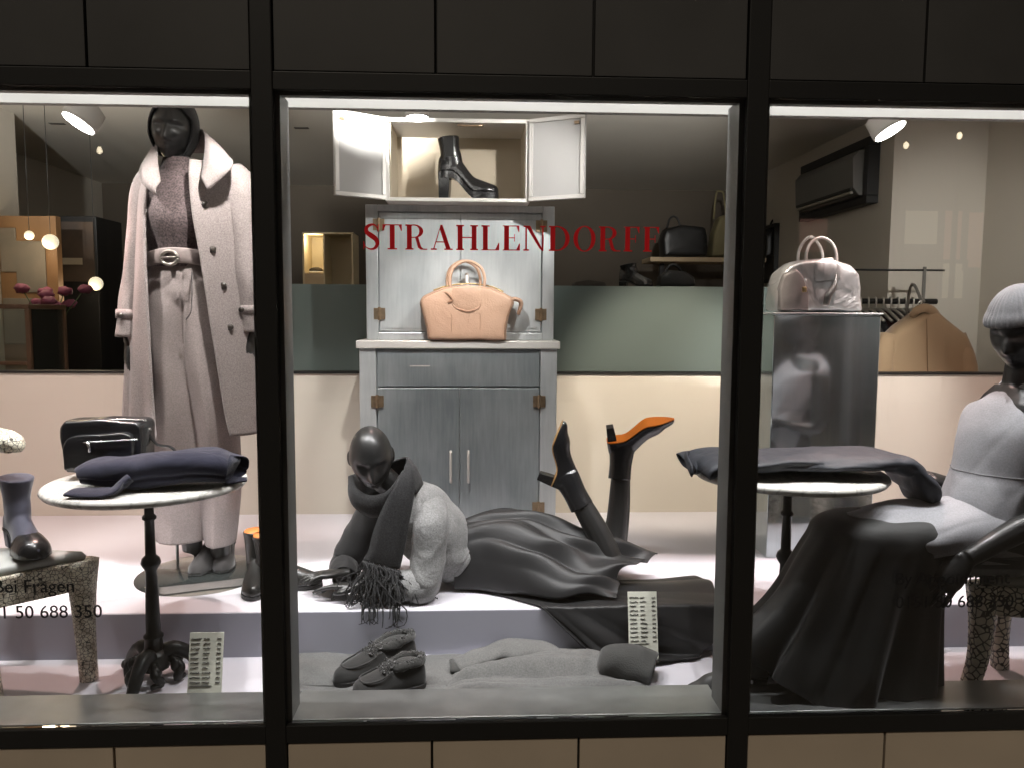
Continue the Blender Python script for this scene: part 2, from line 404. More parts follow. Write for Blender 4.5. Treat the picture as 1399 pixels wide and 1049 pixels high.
# -------- red serif lettering on the middle pane (strokes drawn as outlines, x and y in units of cap height)
def ellarc(cx, cy, rx, ry, a0, a1, n=18): return [(cx+rx*math.cos(a), cy+ry*math.sin(a)) for a in np.linspace(math.radians(a0), math.radians(a1), n)]
def stem(x, w=.17, y0=0, y1=1):
    x, w = (x-.022, w+.044) if w > .1 else (x-.012, w+.024)
    return [(x, y0), (x+w, y0), (x+w, y1), (x, y1)]
def serif(x0, x1, y, up):
    h = .055 if up else -.055
    return [(x0, y), (x1, y), (x1, y+h), (x0, y+h)]
def band(outer, inner): return ('band', outer, inner)
def letter(ch):
    S = []
    if ch == 'T': return .86, [stem(.345), [(0, .96), (.86, .96), (.86, 1), (0, 1)], [(0, .96), (.0, .74), (.03, .74), (.14, .96)], [(.86, .96), (.72, .96), (.83, .74), (.86, .74)], serif(.22, .64, 0, True)]
    if ch == 'H': return .98, [stem(.09), stem(.72), [(.26, .48), (.72, .48), (.72, .525), (.26, .525)]]+[serif(a, b, y, u) for a, b in ((0, .35), (.63, .98)) for y, u in ((0, True), (1, False))]
    if ch == 'L': return .80, [stem(.09), serif(0, .37, 1, False), [(0, 0), (.80, 0), (.80, .035), (0, .035)], [(.80, .035), (.80, .30), (.77, .30), (.62, .035)]]
    if ch in 'EF':
        w = .78 if ch == 'E' else .74
        s = [stem(.09), [(0, .965), (w-.03, .965), (w-.03, 1), (0, 1)], [(w-.03, .965), (w-.16, .965), (w-.06, .74), (w-.03, .74)], [(.26, .49), (.52, .49), (.52, .53), (.26, .53)], [(.52, .36), (.55, .36), (.55, .66), (.52, .66)]]
        s += [[(0, 0), (w, 0), (w, .035), (0, .035)], [(w, .035), (w, .28), (w-.03, .28), (w-.17, .035)]] if ch == 'E' else [serif(0, .39, 0, True)]
        return w, s
    if ch == 'N': return 1.0, [stem(.10, .045), stem(.855, .045), [(.10, 1), (.30, 1), (.90, 0), (.86, -.01), (.72, .10)], serif(0, .25, 0, True), serif(0, .25, 1, False), serif(.75, 1.0, 1, False)]
    if ch == 'A': return .98, [[(.44, 1), (.52, 1), (.90, 0), (.70, 0), (.41, .80)], [(.47, 1), (.43, .88), (.14, 0), (.09, 0), (.44, 1)][::-1], [(.22, .30), (.72, .30), (.72, .335), (.22, .335)], serif(0, .26, 0, True), serif(.60, .98, 0, True)]
    if ch == 'D': return .96, [stem(.09), serif(0, .30, 0, True), serif(0, .30, 1, False), band([(.26, 0)]+ellarc(.36, .5, .58, .5, -90, 90)+[(.26, 1)], [(.26, .04)]+ellarc(.36, .5, .39, .46, -90, 90)+[(.26, .96)])]
    if ch == 'O': return 1.0, [band(ellarc(.5, .5, .5, .52, 0, 360, 40), ellarc(.5, .5, .31, .48, 0, 360, 40))]
    if ch == 'R': return .98, [stem(.09), serif(0, .36, 0, True), serif(0, .30, 1, False), band([(.26, .47)]+ellarc(.40, .735, .40, .265, -90, 90)+[(.26, 1)], [(.26, .51)]+ellarc(.40, .735, .22, .225, -90, 90)+[(.26, .96)]),
                               [(.44, .47), (.58, .49), (.70, .12), (.80, .04), (.98, .04), (.98, 0), (.68, 0), (.56, .08)]]
    if ch == 'S':
        c = spline([(.66, .80, .02), (.52, .965, .03), (.33, .975, .05), (.15, .86, .075), (.16, .68, .09), (.36, .54, .105), (.56, .40, .10), (.62, .22, .085), (.50, .05, .055), (.30, .01, .03), (.10, .10, .02), (.03, .24, .018)], 44)
        o, i = [], []
        for k in range(len(c)):
            d = c[min(k+1, len(c)-1), :2]-c[max(k-1, 0), :2]; d /= np.linalg.norm(d); n = np.array([-d[1], d[0]])
            o.append(tuple(c[k, :2]+n*c[k, 2])); i.append(tuple(c[k, :2]-n*c[k, 2]))
        return .70, [band(o, i), [(.64, .70), (.675, .70), (.69, 1), (.66, 1), (.62, .86)], [(.0, 0), (.03, 0), (.06, .14), (.03, .32), (.0, .32)]]
def lettering(txt, x0, x1, zb, zt_, y, pane):
    h = zt_-zb; gap = .155; tot = sum(letter(c)[0] for c in txt)+gap*(len(txt)-1); sx = (x1-x0)/(tot*h)
    cx = 0.
    for c in txt:
        wd, shapes = letter(c); parts = []
        for k, s in enumerate(shapes):
            yo = y-.0002*k
            f = lambda q: (x0+(cx+q[0])*h*sx, yo, zb+q[1]*h)
            if isinstance(s, tuple) and s[0] == 'band':
                o = [f(q) for q in s[1]]; i = [f(q) for q in s[2]]
                parts.append(loft([[np.array(p)+(0, -.0012, 0) for p in o], [np.array(p)+(0, -.0012, 0) for p in i], i, o, [np.array(p)+(0, -.0012, 0) for p in o]], False))
            else: parts.append(prism([f(q) for q in s], (0, -.0012, 0), (0, 0, 0)))
        obj('letter', join(*parts), M_red, pane, smooth=False)
        cx += wd+gap
TX0, TX1 = at(497, 343, YG)[0], at(900, 343, YG)[0]
lettering('STRAHLENDORFF', TX0, TX1, at(700, 343, YG)[2], at(700, 309, YG)[2], YG-.0048, panes[1])
def print_line(txt, x, z, size, pane, right=False):
    v, f = text_mesh(txt, size); k0 = x-(v[:, 0].max() if right else v[:, 0].min()); pos = 0
    for wd in txt.split(' '):
        lead = text_mesh(txt[:pos]+'|', size)[0][:, 0].max() if pos else 0.
        bar = text_mesh('|', size)[0]; off = (lead-bar[:, 0].max()) if pos else 0.
        q, g = text_mesh(wd, size); pos += len(wd)+1
        obj('printed_word', (np.stack([k0+off+q[:, 0], YG-.0058-q[:, 2], z+q[:, 1]], 1), g), M_print, pane, smooth=False)
zA, zB = at(100, 807, YG)[2], at(100, 842, YG)[2]
print_line('Bei Fragen', at(103, 807, YG)[0], zA, .050, panes[0], True)
print_line('0151 50 688 350', at(141, 842, YG)[0], zB, .050, panes[0], True)
zA, zB = at(1222, 797, YG)[2], at(1222, 829, YG)[2]
print_line('By Appointment', at(1222, 797, YG)[0], zA, .050, panes[2])
print_line('0151 50 688 350', at(1222, 829, YG)[0], zB, .050, panes[2])

# -------- spotlights
M_lampbody = mat('white lamp enamel', (.62, .60, .56), .35, var=.03)
M_lens = emit('lit lamp lens', (1, .96, .9), 22)
M_lens_w = emit('lit reflector lamp', (1, .93, .82), 9)
def spot(loc, aim, watt, label, group=None, r=.062, top=CEIL, cone=75, colr=(1, .965, .925), blend=.7, lens=None):
    loc = np.array(loc, float); d = nrm(np.array(aim)-loc)
    t = thing('spotlight', label, 'spotlight', (loc[0], loc[1], top), group)
    M = basis(np.cross(d, (0, 1, 0)) if abs(d[1]) < .9 else np.cross(d, (1, 0, 0)), -d)   # up column = -d
    back = -d
    def along(k): return loc+back*k
    obj('lamp_head', tube([along(-.012), along(.0), along(.06), along(.075)], [r*1.06, r*1.08, r*1.0, r*.55], 28), M_lampbody, t)
    obj('lens', tube([along(-.0165), along(-.0125)], [r*.96, r*.96], 28), lens or M_lens, t, smooth=False)
    p = along(.06); q = np.array([p[0], p[1], top])
    obj('stem', tube([p, (p+q)/2, q-(0, 0, .012)], [.009]*3, 10), M_lampbody, t)
    obj('ceiling_plate', lathe([(.035, -.014), (.035, -.001)], q, 20), M_lampbody, t)
    ld = bpy.data.lights.new('spot_light', 'SPOT'); ld.energy = watt; ld.spot_size = math.radians(cone); ld.spot_blend = blend; ld.shadow_soft_size = .022; ld.color = colr
    lo = bpy.data.objects.new('spot_light', ld); col.objects.link(lo); lo.parent = t
    z = -d; x = nrm(np.cross((0, 0, 1), z)) if abs(z[2]) < .99 else np.array([1., 0, 0]); y = np.cross(z, x)
    lp = loc+d*.03-ORG[t]
    lo.matrix_local = Matrix(((x[0], y[0], z[0], lp[0]), (x[1], y[1], z[1], lp[1]), (x[2], y[2], z[2], lp[2]), (0, 0, 0, 1)))
    return t
WARM = (1, .63, .56)
p = at(110, 165, .95); spot(p, p+np.array([-.42, -.28, -.80]), 46, 'tilted white spotlight glowing above the mannequin in the long coat', cone=150, colr=WARM)
p = at(1214, 176, .95); spot(p, p+np.array([.38, -.28, -.80]), 50, 'tilted white spotlight glowing in front of the wall air conditioner', cone=150, colr=WARM)
p = at(570, 157, 1.05); spot(p, p+np.array([.02, -.04, -1]), 12, 'small spotlight pointing straight down beside the open cabinet door', r=.045, colr=WARM)
COOL = (1, .985, 1)
for k in range(11):
    x = -2.0+.42*k
    spot((x, .06, 2.64), (x-.05, .42, .4), 62, 'small spotlight over the window aimed down at the front display', 'spotlights over the windows', r=.042, cone=85, colr=COOL, blend=.9)
for x, ax, ay, az, wv, cn in ((-.70, -1.10, .92, 1.22, 92, 70), (-1.62, -1.08, .92, 1.12, 72, 64), (.62, .0, 1.5, 2.0, 105, 46), (.62, .42, .92, 1.10, 52, 34), (-.2, -.1, 1.5, 1.15, 90, 46), (1.00, .95, 1.80, 1.08, 190, 40), (2.0, 1.75, 1.80, 1.15, 140, 50), (-1.9, -2.0, 1.80, 1.0, 44, 56), (1.3, 1.4, .3, 1.1, 36, 50)):
    spot((x, .42, 2.58), (ax, ay, az), wv, 'white track spotlight behind the bulkhead aimed back into the display', 'spotlights behind the bulkhead', cone=cn, colr=(1, .86, .70) if ax == .95 else (1, .965, .925))
for x, tgt, wv in ((-2.2, (-2.4, 3.0, 2.86), 430), (-.45, (-.5, 3.0, 2.86), 360), (.9, (1.0, 3.0, 2.86), 430), (2.45, (3.0, 2.85, 1.9), 92)):  # unseen lamps added to brighten the shop ceiling and right wall
    spot((x, .50, 2.36), tgt, wv, 'white track spotlight behind the bulkhead turned towards the shop', 'spotlights turned towards the shop', cone=44, blend=1.)

# -------- the other side of the street, seen only as reflections in the panes
M_plaster = mat('street plaster', (.16, .145, .125), .85, var=.15, vscale=1.2)
yo = -12.0; yv = 2*YG-yo
OH = thing('opposite_house', 'plastered house with a few lit windows across the street, mirrored in the glass', 'house', (0, yo-.5, 0))
obj('wall', bx(-16, 18, yo-1, yo, .001, 7.5), M_plaster, OH, smooth=False)
obj('roof', prism([(-16.3, yo+.2, 7.5), (18.3, yo+.2, 7.5), (18.3, yo-3, 9.2), (-16.3, yo-3, 9.2)], (0, 0, 0.001), (0, 0, .25)), mat('dark roof tile', (.06, .045, .04), .8), OH, smooth=False)
M_litp = emit('lit pale blind', (.95, .86, .66), 1.0); M_litr = emit('lit red curtain', (.80, .42, .33), .9); M_dpane = mat('dark window pane', (.02, .022, .025), .1)
for (x0, y0, x1, y1, m_) in ((1232, 289, 1281, 334, M_litp), (1286, 289, 1314, 356, M_litr), (1318, 291, 1343, 366, M_litr), (1284, 360, 1316, 408, M_litp), (860, 190, 905, 250, M_dpane), (940, 190, 985, 250, M_dpane), (395, 190, 440, 250, M_dpane), (20, 190, 70, 262, M_dpane), (1090, 300, 1130, 345, M_litr)):
    a, b = at(x0, y1, yv), at(x1, y0, yv)
    w_ = obj('window', join(bx(a[0]-.06, a[0], yo, yo+.05, a[2]-.06, b[2]+.06), bx(b[0], b[0]+.06, yo, yo+.05, a[2]-.06, b[2]+.06), bx(a[0], b[0], yo, yo+.05, b[2], b[2]+.06), bx(a[0], b[0], yo, yo+.05, a[2]-.06, a[2])), M_band, OH, smooth=False)
    obj('pane', bx(a[0], b[0], yo+.005, yo+.02, a[2], b[2]), m_, w_, smooth=False)
for (px_, py_, lab) in ((1311, 186, 'tall street lamp mirrored as a bright dot in the right pane'), (1238, 199, 'lower street lamp mirrored as a bright dot beside the spotlight'), (136, 206, 'distant street lamp mirrored as a dot above the oak unit')):
    c = at(px_, py_, 2*YG+9.0); t = thing('street_lamp', lab, 'street lamp', (c[0], -9.0, 0))
    obj('post', lathe([(.08, .002), (.06, .5), (.04, 1.), (.035, c[2]-.12)], (c[0], -9.0, 0), 12), M_frame, t)
    obj('bulb', ell((c[0], -9.0, c[2]), (.035, .035, .05), 12), emit('street lamp bulb', (1, .85, .6), 18), t)
    obj('lamp_cap', lathe([(.10, c[2]+.05), (.02, c[2]+.14)], (c[0], -9.0, 0), 14), M_frame, t)
# ================================================================== zinc cabinet
def zinc(name, a, b, rough=.3, sc=5., metal=.55):
    """galvanised sheet: cloudy patches, fine crystalline spangle and faint vertical streaks"""
    m = bpy.data.materials.new(name); m.use_nodes = True; MATS[name] = m
    t = m.node_tree; N, L = t.nodes, t.links; bs = N['Principled BSDF']; bs.inputs['Metallic'].default_value = metal
    tc = N.new('ShaderNodeTexCoord')
    def nz(scale, detail, stretch=(1, 1, 1), dist=0.):
        mp = N.new('ShaderNodeMapping'); mp.inputs['Scale'].default_value = stretch; L.new(tc.outputs['Object'], mp.inputs[0])
        n = N.new('ShaderNodeTexNoise'); n.inputs['Scale'].default_value = scale; n.inputs['Detail'].default_value = detail; n.inputs['Distortion'].default_value = dist
        L.new(mp.outputs[0], n.inputs['Vector']); return n.outputs['Fac']
    vo = N.new('ShaderNodeTexVoronoi'); vo.inputs['Scale'].default_value = 45; L.new(tc.outputs['Object'], vo.inputs['Vector'])
    sp = N.new('ShaderNodeSeparateColor'); L.new(vo.outputs['Color'], sp.inputs[0])
    acc = None
    for src_, wgt in ((nz(sc, 6, dist=.4), .50), (nz(14, 6, (1, 1, .25)), .28), (nz(90, 3, (1, 1, .08)), .20)):
        mu = N.new('ShaderNodeMath'); mu.operation = 'MULTIPLY_ADD'; mu.inputs[1].default_value = wgt; L.new(src_, mu.inputs[0])
        if acc: L.new(acc, mu.inputs[2])
        else: mu.inputs[2].default_value = 0
        acc = mu.outputs[0]
    r = N.new('ShaderNodeValToRGB'); L.new(acc, r.inputs[0]); e = r.color_ramp.elements
    e[0].position = .36; e[0].color = rgb(a); e[1].position = .68; e[1].color = rgb(b); L.new(r.outputs[0], bs.inputs['Base Color'])
    mr = N.new('ShaderNodeMapRange'); mr.inputs['From Min'].default_value = .35; mr.inputs['From Max'].default_value = .7; mr.inputs['To Min'].default_value = rough-.025; mr.inputs['To Max'].default_value = rough+.03
    L.new(acc, mr.inputs['Value']); L.new(mr.outputs[0], bs.inputs['Roughness'])
    return m
M_zinc = zinc('patinated zinc', (.54, .58, .60), (.84, .87, .885), .36, 2.6, .5)
M_zincd = zinc('dark zinc', (.30, .345, .365), (.56, .61, .635), .34, 2.2, .6)
M_brass = mat('worn brass', (.40, .30, .20), .4, .9, var=.3, vscale=40)
M_inbeige = mat('beige lining', (.58, .50, .385), .7, var=.04)
M_doorgrey = mat('grey painted door', (.48, .475, .47), .45, var=.05, vscale=4, bump=.05)
M_edge = mat('pale edge trim', (.78, .76, .73), .4, .3)
YC = 1.42
cx0, cx1 = at(492, 600, YC)[0], at(760, 600, YC)[0]
zsh = at(620, 466, YC)[2]
CAB = thing('display_cabinet', 'tall galvanised metal cabinet with closed lower doors and opened top compartment', 'cabinet', ((cx0+cx1)/2, YC+.15, F2))
# lower body
t_ = .022
obj('carcass', join(bx(cx0, cx0+.075, YC, YC+.36, F2+.001, zsh-.034), bx(cx1-.075, cx1, YC, YC+.36, F2+.001, zsh-.034),
                    bx(cx0+.075, cx1-.075, YC+.02, YC+.36, F2+.001, zsh-.034), bx(cx0+.075, cx1-.075, YC, YC+.018, F2+.001, F2+.06)), M_zinc, CAB, smooth=False, bevel=.003)
obj('shelf', bx(cx0-.012, cx1+.012, YC-.015, YC+.365, zsh-.034, zsh), M_edge, CAB, smooth=False, bevel=.003)
zd = at(620, 530, YC)[2]
dr = obj('drawer_front', bx(cx0+.08, cx1-.08, YC+.004, YC+.0185, zd+.008, zsh-.042), M_zincd, CAB, smooth=False, bevel=.002)
obj('label_holder', bx((cx0+cx1)/2-.22, (cx0+cx1)/2-.13, YC+.0005, YC+.003, (zd+zsh)/2-.01, (zd+zsh)/2-.005), M_edge, dr, smooth=False)
xm = at(628, 600, YC)[0]
for s, (a, b) in ((1, (cx0+.08, xm-.002)), (-1, (xm+.002, cx1-.08))):
    d = obj('door', bx(a, b, YC+.004, YC+.0185, F2+.065, zd), M_zincd, CAB, smooth=False, bevel=.002)
    hx = (b-.038) if s == 1 else (a+.038)
    za, zb = at(620, 617, YC)[2], at(620, 656, YC)[2]
    obj('handle', join(tube([(hx, YC+.004, za), (hx, YC-.022, za), (hx, YC-.028, (za+zb)/2), (hx, YC-.022, zb), (hx, YC+.004, zb)], .006, 10, res=16)), M_edge, d)
    for z in (zd-.06, F2+.12):
        x = a if s == 1 else b
        obj('hinge', join(bx(x-.028, x+.028, YC-.006, YC+.003, z-.026, z+.026), tube([(x, YC-.009, z-.03), (x, YC-.009, z+.03)], .007, 10)), M_brass, d, smooth=False)
# middle body, set back
YM = YC+.10
mx0, mx1 = at(500, 380, YM)[0], at(757, 380, YM)[0]
zm = at(620, 281, YM)[2]
obj('upper_carcass', join(bx(mx0, mx0+.055, YM, YM+.26, zsh+.0005, zm), bx(mx1-.055, mx1, YM, YM+.26, zsh+.0005, zm), bx(mx0+.055, mx1-.055, YM+.02, YM+.26, zsh+.0005, zm),
                          bx(mx0+.055, mx1-.055, YM, YM+.018, zsh+.0005, zsh+.035), bx(mx0+.055, mx1-.055, YM, YM+.018, zm-.03, zm)), M_zinc, CAB, smooth=False, bevel=.003)
xq = (mx0+mx1)/2
for s, (a, b) in ((1, (mx0+.06, xq-.0015)), (-1, (xq+.0015, mx1-.06))):
    d = obj('door', bx(a, b, YM+.006, YM+.0185, zsh+.04, zm-.035), M_zinc, CAB, smooth=False, bevel=.002)
    for z in (zm-.055, zsh+.06): obj('panel_rib', bx(a+.02, b-.02, YM+.002, YM+.0055, z-.005, z+.005), M_zinc, d, smooth=False)
    for z in (zm-.09, zsh+.12):
        x = a if s == 1 else b
        obj('hinge', join(bx(x-.026, x+.026, YM-.003, YM+.005, z-.026, z+.026), tube([(x, YM-.006, z-.03), (x, YM-.006, z+.03)], .006, 10)), M_brass, d, smooth=False)
hx = xq+.03
obj('pull', tube([(hx, YM+.006, zsh+.30), (hx, YM-.03, zsh+.29), (hx, YM-.03, zsh+.19), (hx, YM+.006, zsh+.18)], .009, 10, res=14), M_edge, CAB)
# top compartment
YT = YC-.02
bx0, bx1 = at(526, 220, YT)[0], at(724, 220, YT)[0]
zb_, zt_ = zm+.0005, at(620, 162, YT)[2]
obj('top_compartment', join(bx(bx0, bx0+.018, YT, YT+.34, zb_, zt_), bx(bx1-.018, bx1, YT, YT+.34, zb_, zt_), bx(bx0+.018, bx1-.018, YT, YT+.34, zt_-.018, zt_), bx(bx0+.018, bx1-.018, YT, YT+.34, zb_, zb_+.016),
                            bx(bx0+.018, bx1-.018, YT+.325, YT+.34, zb_+.016, zt_-.018)), M_edge, CAB, smooth=False, bevel=.002)
obj('lining', join(bx(bx0+.0185, bx1-.0185, YT+.31, YT+.3245, zb_+.0165, zt_-.0185), bx(bx0+.0185, bx0+.024, YT+.02, YT+.3095, zb_+.0165, zt_-.0185), bx(bx1-.024, bx1-.0185, YT+.02, YT+.3095, zb_+.0165, zt_-.0185)), M_inbeige, CAB, smooth=False)
ZBOOT = zb_+.0165
for px, hxx, s in ((456, bx0, -1), (800, bx1, 1)):
    yo = YT-.13; e = at(px, 220, yo); h = np.array([hxx, YT-.006, 0]); ev = np.array([e[0], yo, 0])
    dv = ev-h; L = np.linalg.norm(dv); ang = math.atan2(dv[1], dv[0]); c = (h+ev)/2
    d = obj('opened_door', box((c[0], c[1], (zb_+zt_)/2), (L, .014, zt_-zb_-.006), ang), M_doorgrey, CAB, smooth=False, bevel=.002)
    n = np.array([-dv[1], dv[0], 0])/L
    if n[1] > 0: n = -n
    zmid = (zb_+zt_)/2; hh = (zt_-zb_-.006)/2
    rim = []
    for (cc, ss) in ((h+dv*.5+n*.011+(0, 0, zmid+hh-.009), (L-.002, .008, .016)), (h+dv*.5+n*.011+(0, 0, zmid-hh+.009), (L-.002, .008, .016)),
                     (h+dv*(.010/L)+n*.011+(0, 0, zmid), (.016, .008, 2*hh-.04)), (h+dv*(1-.010/L)+n*.011+(0, 0, zmid), (.016, .008, 2*hh-.04))):
        rim.append(box(cc, ss, ang))
    obj('door_rim', join(*rim), M_edge, d, smooth=False)
    obj('catch', box(h+dv*.86+n*.013+(0, 0, zmid+hh-.035), (.02, .01, .012), ang), M_brass, d, smooth=False)
obj('latch', tube([((bx0+bx1)/2+.0, YT-.004, zt_-.03), ((bx0+bx1)/2+.03, YT-.012, zt_-.034), ((bx0+bx1)/2+.08, YT-.012, zt_-.034), ((bx0+bx1)/2+.11, YT-.004, zt_-.03)], .005, 8, res=12), M_brass, CAB)

# ================================================================== steel plinth on the right
YQ = 1.02
qx0, qx1 = at(1055, 520, YQ)[0], at(1200, 520, YQ)[0]; zq = at(1130, 427.5, YQ)[2]
M_mirror = zinc('polished zinc sheet', (.60, .69, .72), (.84, .91, .94), .085, 2.4, .88)
PL = thing('metal_plinth', 'tall mirror-like zinc plinth carrying the silver handbag', 'plinth', ((qx0+qx1)/2, YQ+.2, F2))
obj('plinth_body', bx(qx0, qx1, YQ, YQ+.40, F2+.001, zq-.008), M_mirror, PL, smooth=False, bevel=.004)
obj('plinth_top', bx(qx0-.006, qx1+.006, YQ-.006, YQ+.406, zq-.0075, zq), M_zinc, PL, smooth=False, bevel=.002)

# ================================================================== bistro tables
M_iron = mat('black cast iron', (.018, .019, .018), .38, .6, var=.3, vscale=25, bump=.35, bscale=60)
def marble():
    m = bpy.data.materials.new('cream marble'); m.use_nodes = True; t = m.node_tree; N, L = t.nodes, t.links; b = N['Principled BSDF']
    b.inputs['Roughness'].default_value = .22
    tc = N.new('ShaderNodeTexCoord'); n = N.new('ShaderNodeTexNoise'); n.inputs['Scale'].default_value = 5; n.inputs['Detail'].default_value = 7; n.inputs['Distortion'].default_value = 2.2
    L.new(tc.outputs['Object'], n.inputs['Vector']); r = N.new('ShaderNodeValToRGB'); L.new(n.outputs['Fac'], r.inputs[0])
    e = r.color_ramp.elements; e[0].position = .46; e[0].color = (.64, .63, .585, 1); e[1].position = .54; e[1].color = (.67, .66, .615, 1)
    k = r.color_ramp.elements.new(.50); k.color = (.44, .43, .40, 1); L.new(r.outputs[0], b.inputs['Base Color']); return m
M_marble = marble()
def bistro(x, y, ztop, r, label):
    t = thing('bistro_table', label, 'table', (x, y, F1), 'round marble bistro tables')
    H = ztop-F1
    obj('table_top', lathe([(.001, -.026), (r-.03, -.027), (r-.008, -.024), (r, -.014), (r-.003, -.005), (r-.012, 0), (.001, 0)], (x, y, ztop), 64), M_marble, t)
    z0 = F1
    prof = [(.030, .10), (.026, .14), (.030, .145), (.030, .152), (.022, .16), (.022, .20), (.019, .30), (.017, .36), (.026, .375), (.030, .385), (.026, .40), (.016, .41), (.0145, .52), (.021, .525), (.021, .533), (.0145, .54), (.014, H-.06), (.02, H-.05), (.022, H-.0285)]
    obj('pole', lathe(prof, (x, y, z0), 24), M_iron, t)
    b = [lathe([(.045, .045), (.05, .06), (.045, .085), (.032, .105)], (x, y, z0), 20)]
    for k in range(3):
        a = math.radians(-95+120*k); u = np.array([math.cos(a), math.sin(a), 0]); c = np.array([x, y, z0])
        P = lambda rr, zz: c+u*rr+(0, 0, zz)
        b.append(tube([P(.02, .085), P(.06, .098), P(.105, .07), P(.135, .028), P(.158, .017)], [.026, .024, .020, .018, .012], 12, res=18))
        b.append(ell(P(.150, .018), (.02, .018, .0165), 14))
        sd = np.cross(u, (0, 0, 1))
        for q in (-1, 1):       # scroll leaves along each foot
            b.append(tube([P(.045, .075)+sd*q*.02, P(.075, .05)+sd*q*.04, P(.06, .022)+sd*q*.05, P(.085, .018)+sd*q*.03], [.012, .014, .013, .008], 10, res=14))
            b.append(ell(P(.06, .055)+sd*q*.035, (.017, .017, .022), 12))
    obj('cast_base', (wob(join(*b)[0], .0025, 60), join(*b)[1]), M_iron, t)
    return t
TLX, TLY, TLZ, TLR = at(202, 655, .315)[0], .315, at(202, 655, .315)[2], .295
bistro(TLX, TLY, TLZ, TLR, 'round white marble bistro table under the black bag and navy sweater')
TRX, TRY, TRZ, TRR = at(1078, 641, .315)[0], .318, at(1078, 641, .315)[2], .30
bistro(TRX, TRY, TRZ, TRR, 'round white marble bistro table under the dark folded jeans')

# ================================================================== snakeskin chairs
M_snake = cells('snakeskin leather', (.90, .85, .70), (.05, .045, .035), 85, thr=(.02, .09), var=.16)
M_snake2 = cells('small scaled snakeskin', (.86, .82, .70), (.02, .018, .015), 48, thr=(.07, .11), var=.06)
M_seat = mat('grey green leather', (.40, .405, .38), .42, var=.08, vscale=6, bump=.15, bscale=120)
def chair(name, label, corners, zseat, feet, skin, back):
    """corners, feet: four floor positions in order round the seat; back = pair of corner indices that carry the backrest"""
    c = np.mean(corners, 0); t = thing(name, label, 'chair', (c[0], c[1], F1), 'snakeskin chairs')
    zr = zseat-.03
    for p, q in zip(corners, feet):
        p, q = np.array(p), np.array(q); d = q-p
        pts = [(p[0], p[1], zr-.002), (p[0]+d[0]*-.12, p[1]+d[1]*-.12, zr-.12), (p[0]+d[0]*.15, p[1]+d[1]*.15, zr-.24), (q[0], q[1], F1+.001)]
        obj('leg', tube(pts, [.044, .034, .027, .024], 10, side=(1, 0, 0), res=20, shape=lambda a, s: 1/max(abs(math.cos(a)), abs(math.sin(a)))**.6), skin, t)
    n = len(corners)
    for i in range(n):
        a, b = np.array(corners[i]), np.array(corners[(i+1) % n]); d = nrm(b-a); L = np.linalg.norm(b-a)
        m = (a+b)/2; ang = math.atan2(d[1], d[0])
        obj('seat_rail', box((m[0], m[1], zr-.048), (L-.05, .036, .092), ang), skin, t, smooth=False, bevel=.008)
    rings = []
    cc = np.array(corners); ctr = cc.mean(0)
    per = []
    for i in range(n):
        for k in range(10): per.append(cc[i]*(1-k/10)+cc[(i+1) % n]*(k/10))
    per = np.array(per)
    for s, z in ((1.03, zr-.001), (1.05, zr+.012), (1.0, zr+.026), (.8, zr+.031), (.3, zr+.033)):
        rings.append(np.stack([ctr[0]+(per[:, 0]-ctr[0])*s, ctr[1]+(per[:, 1]-ctr[1])*s, np.full(len(per), z)], 1))
    obj('seat', loft(rings, True, True, True), M_seat, t)
    if back:
        a, b, lean, hb = back; p, q = np.array(corners[a]), np.array(corners[b])
        for e in (p, q):
            pts = [(e[0], e[1], zr-.01), (e[0]+lean[0]*.3, e[1]+lean[1]*.3, zr+hb*.4), (e[0]+lean[0], e[1]+lean[1], zr+hb)]
            obj('back_post', tube(pts, [.026, .022, .026], 12, res=12), skin, t)
        top = zr+hb
        obj('back_rail', tube([(p[0]+lean[0], p[1]+lean[1], top), ((p[0]+q[0])/2+lean[0]*1.3, (p[1]+q[1])/2+lean[1]*1.3, top+.02), (q[0]+lean[0], q[1]+lean[1], top)], [(.03, .02)]*3, 12, res=14), skin, t)
    return t
ZSL = at(122, 752, .32)[2]
B = fl(122, 928, F1)[:2]; A = fl(-8, 968, F1)[:2]
Bt, At = at(112, 770, B[1])[:2], at(-22, 850, A[1])[:2]
CH1 = chair('snakeskin_chair', 'snakeskin covered chair with grey leather seat holding the blue ankle boot', [Bt, At, At+np.array([-.36, .10]), Bt+np.array([-.36, .06])], ZSL, [B, A, At+np.array([-.40, .11]), Bt+np.array([-.40, .08])], M_snake, None)
ae = at(12, 600, .30)
obj('armrest', tube([(ae[0]-.48, .42, ae[2]+.03), (ae[0]-.28, .38, ae[2]+.015), (ae[0]-.08, .33, ae[2]), (ae[0]+.01, .30, ae[2]-.012), (ae[0]+.012, .298, ae[2]-.035)], [.026, .028, .036, .034, .020], 16, res=24), M_snake, CH1)
obj('arm_post', tube([(ae[0]-.10, .335, ae[2]-.02), (ae[0]-.13, .35, (ae[2]+ZSL)/2), (ae[0]-.10, .36, ZSL-.03)], [.02, .017, .022], 12, res=12), M_snake, CH1)
A2 = fl(1322, 944, F1)[:2]; B2 = fl(1366, 911, F1)[:2]
A2t = A2+np.array([.03, .0]); B2t = B2+np.array([-.012, .0])
ZSR = at(1335, 783, A2[1])[2]
chair('snakeskin_chair', 'pale snakeskin chair with dark openwork scales under the seated mannequin', [A2t, B2t, np.array([2.02, .31]), np.array([1.90, .03])], ZSR, [A2, B2, np.array([2.06, .32]), np.array([1.94, .02])], M_snake2, None)
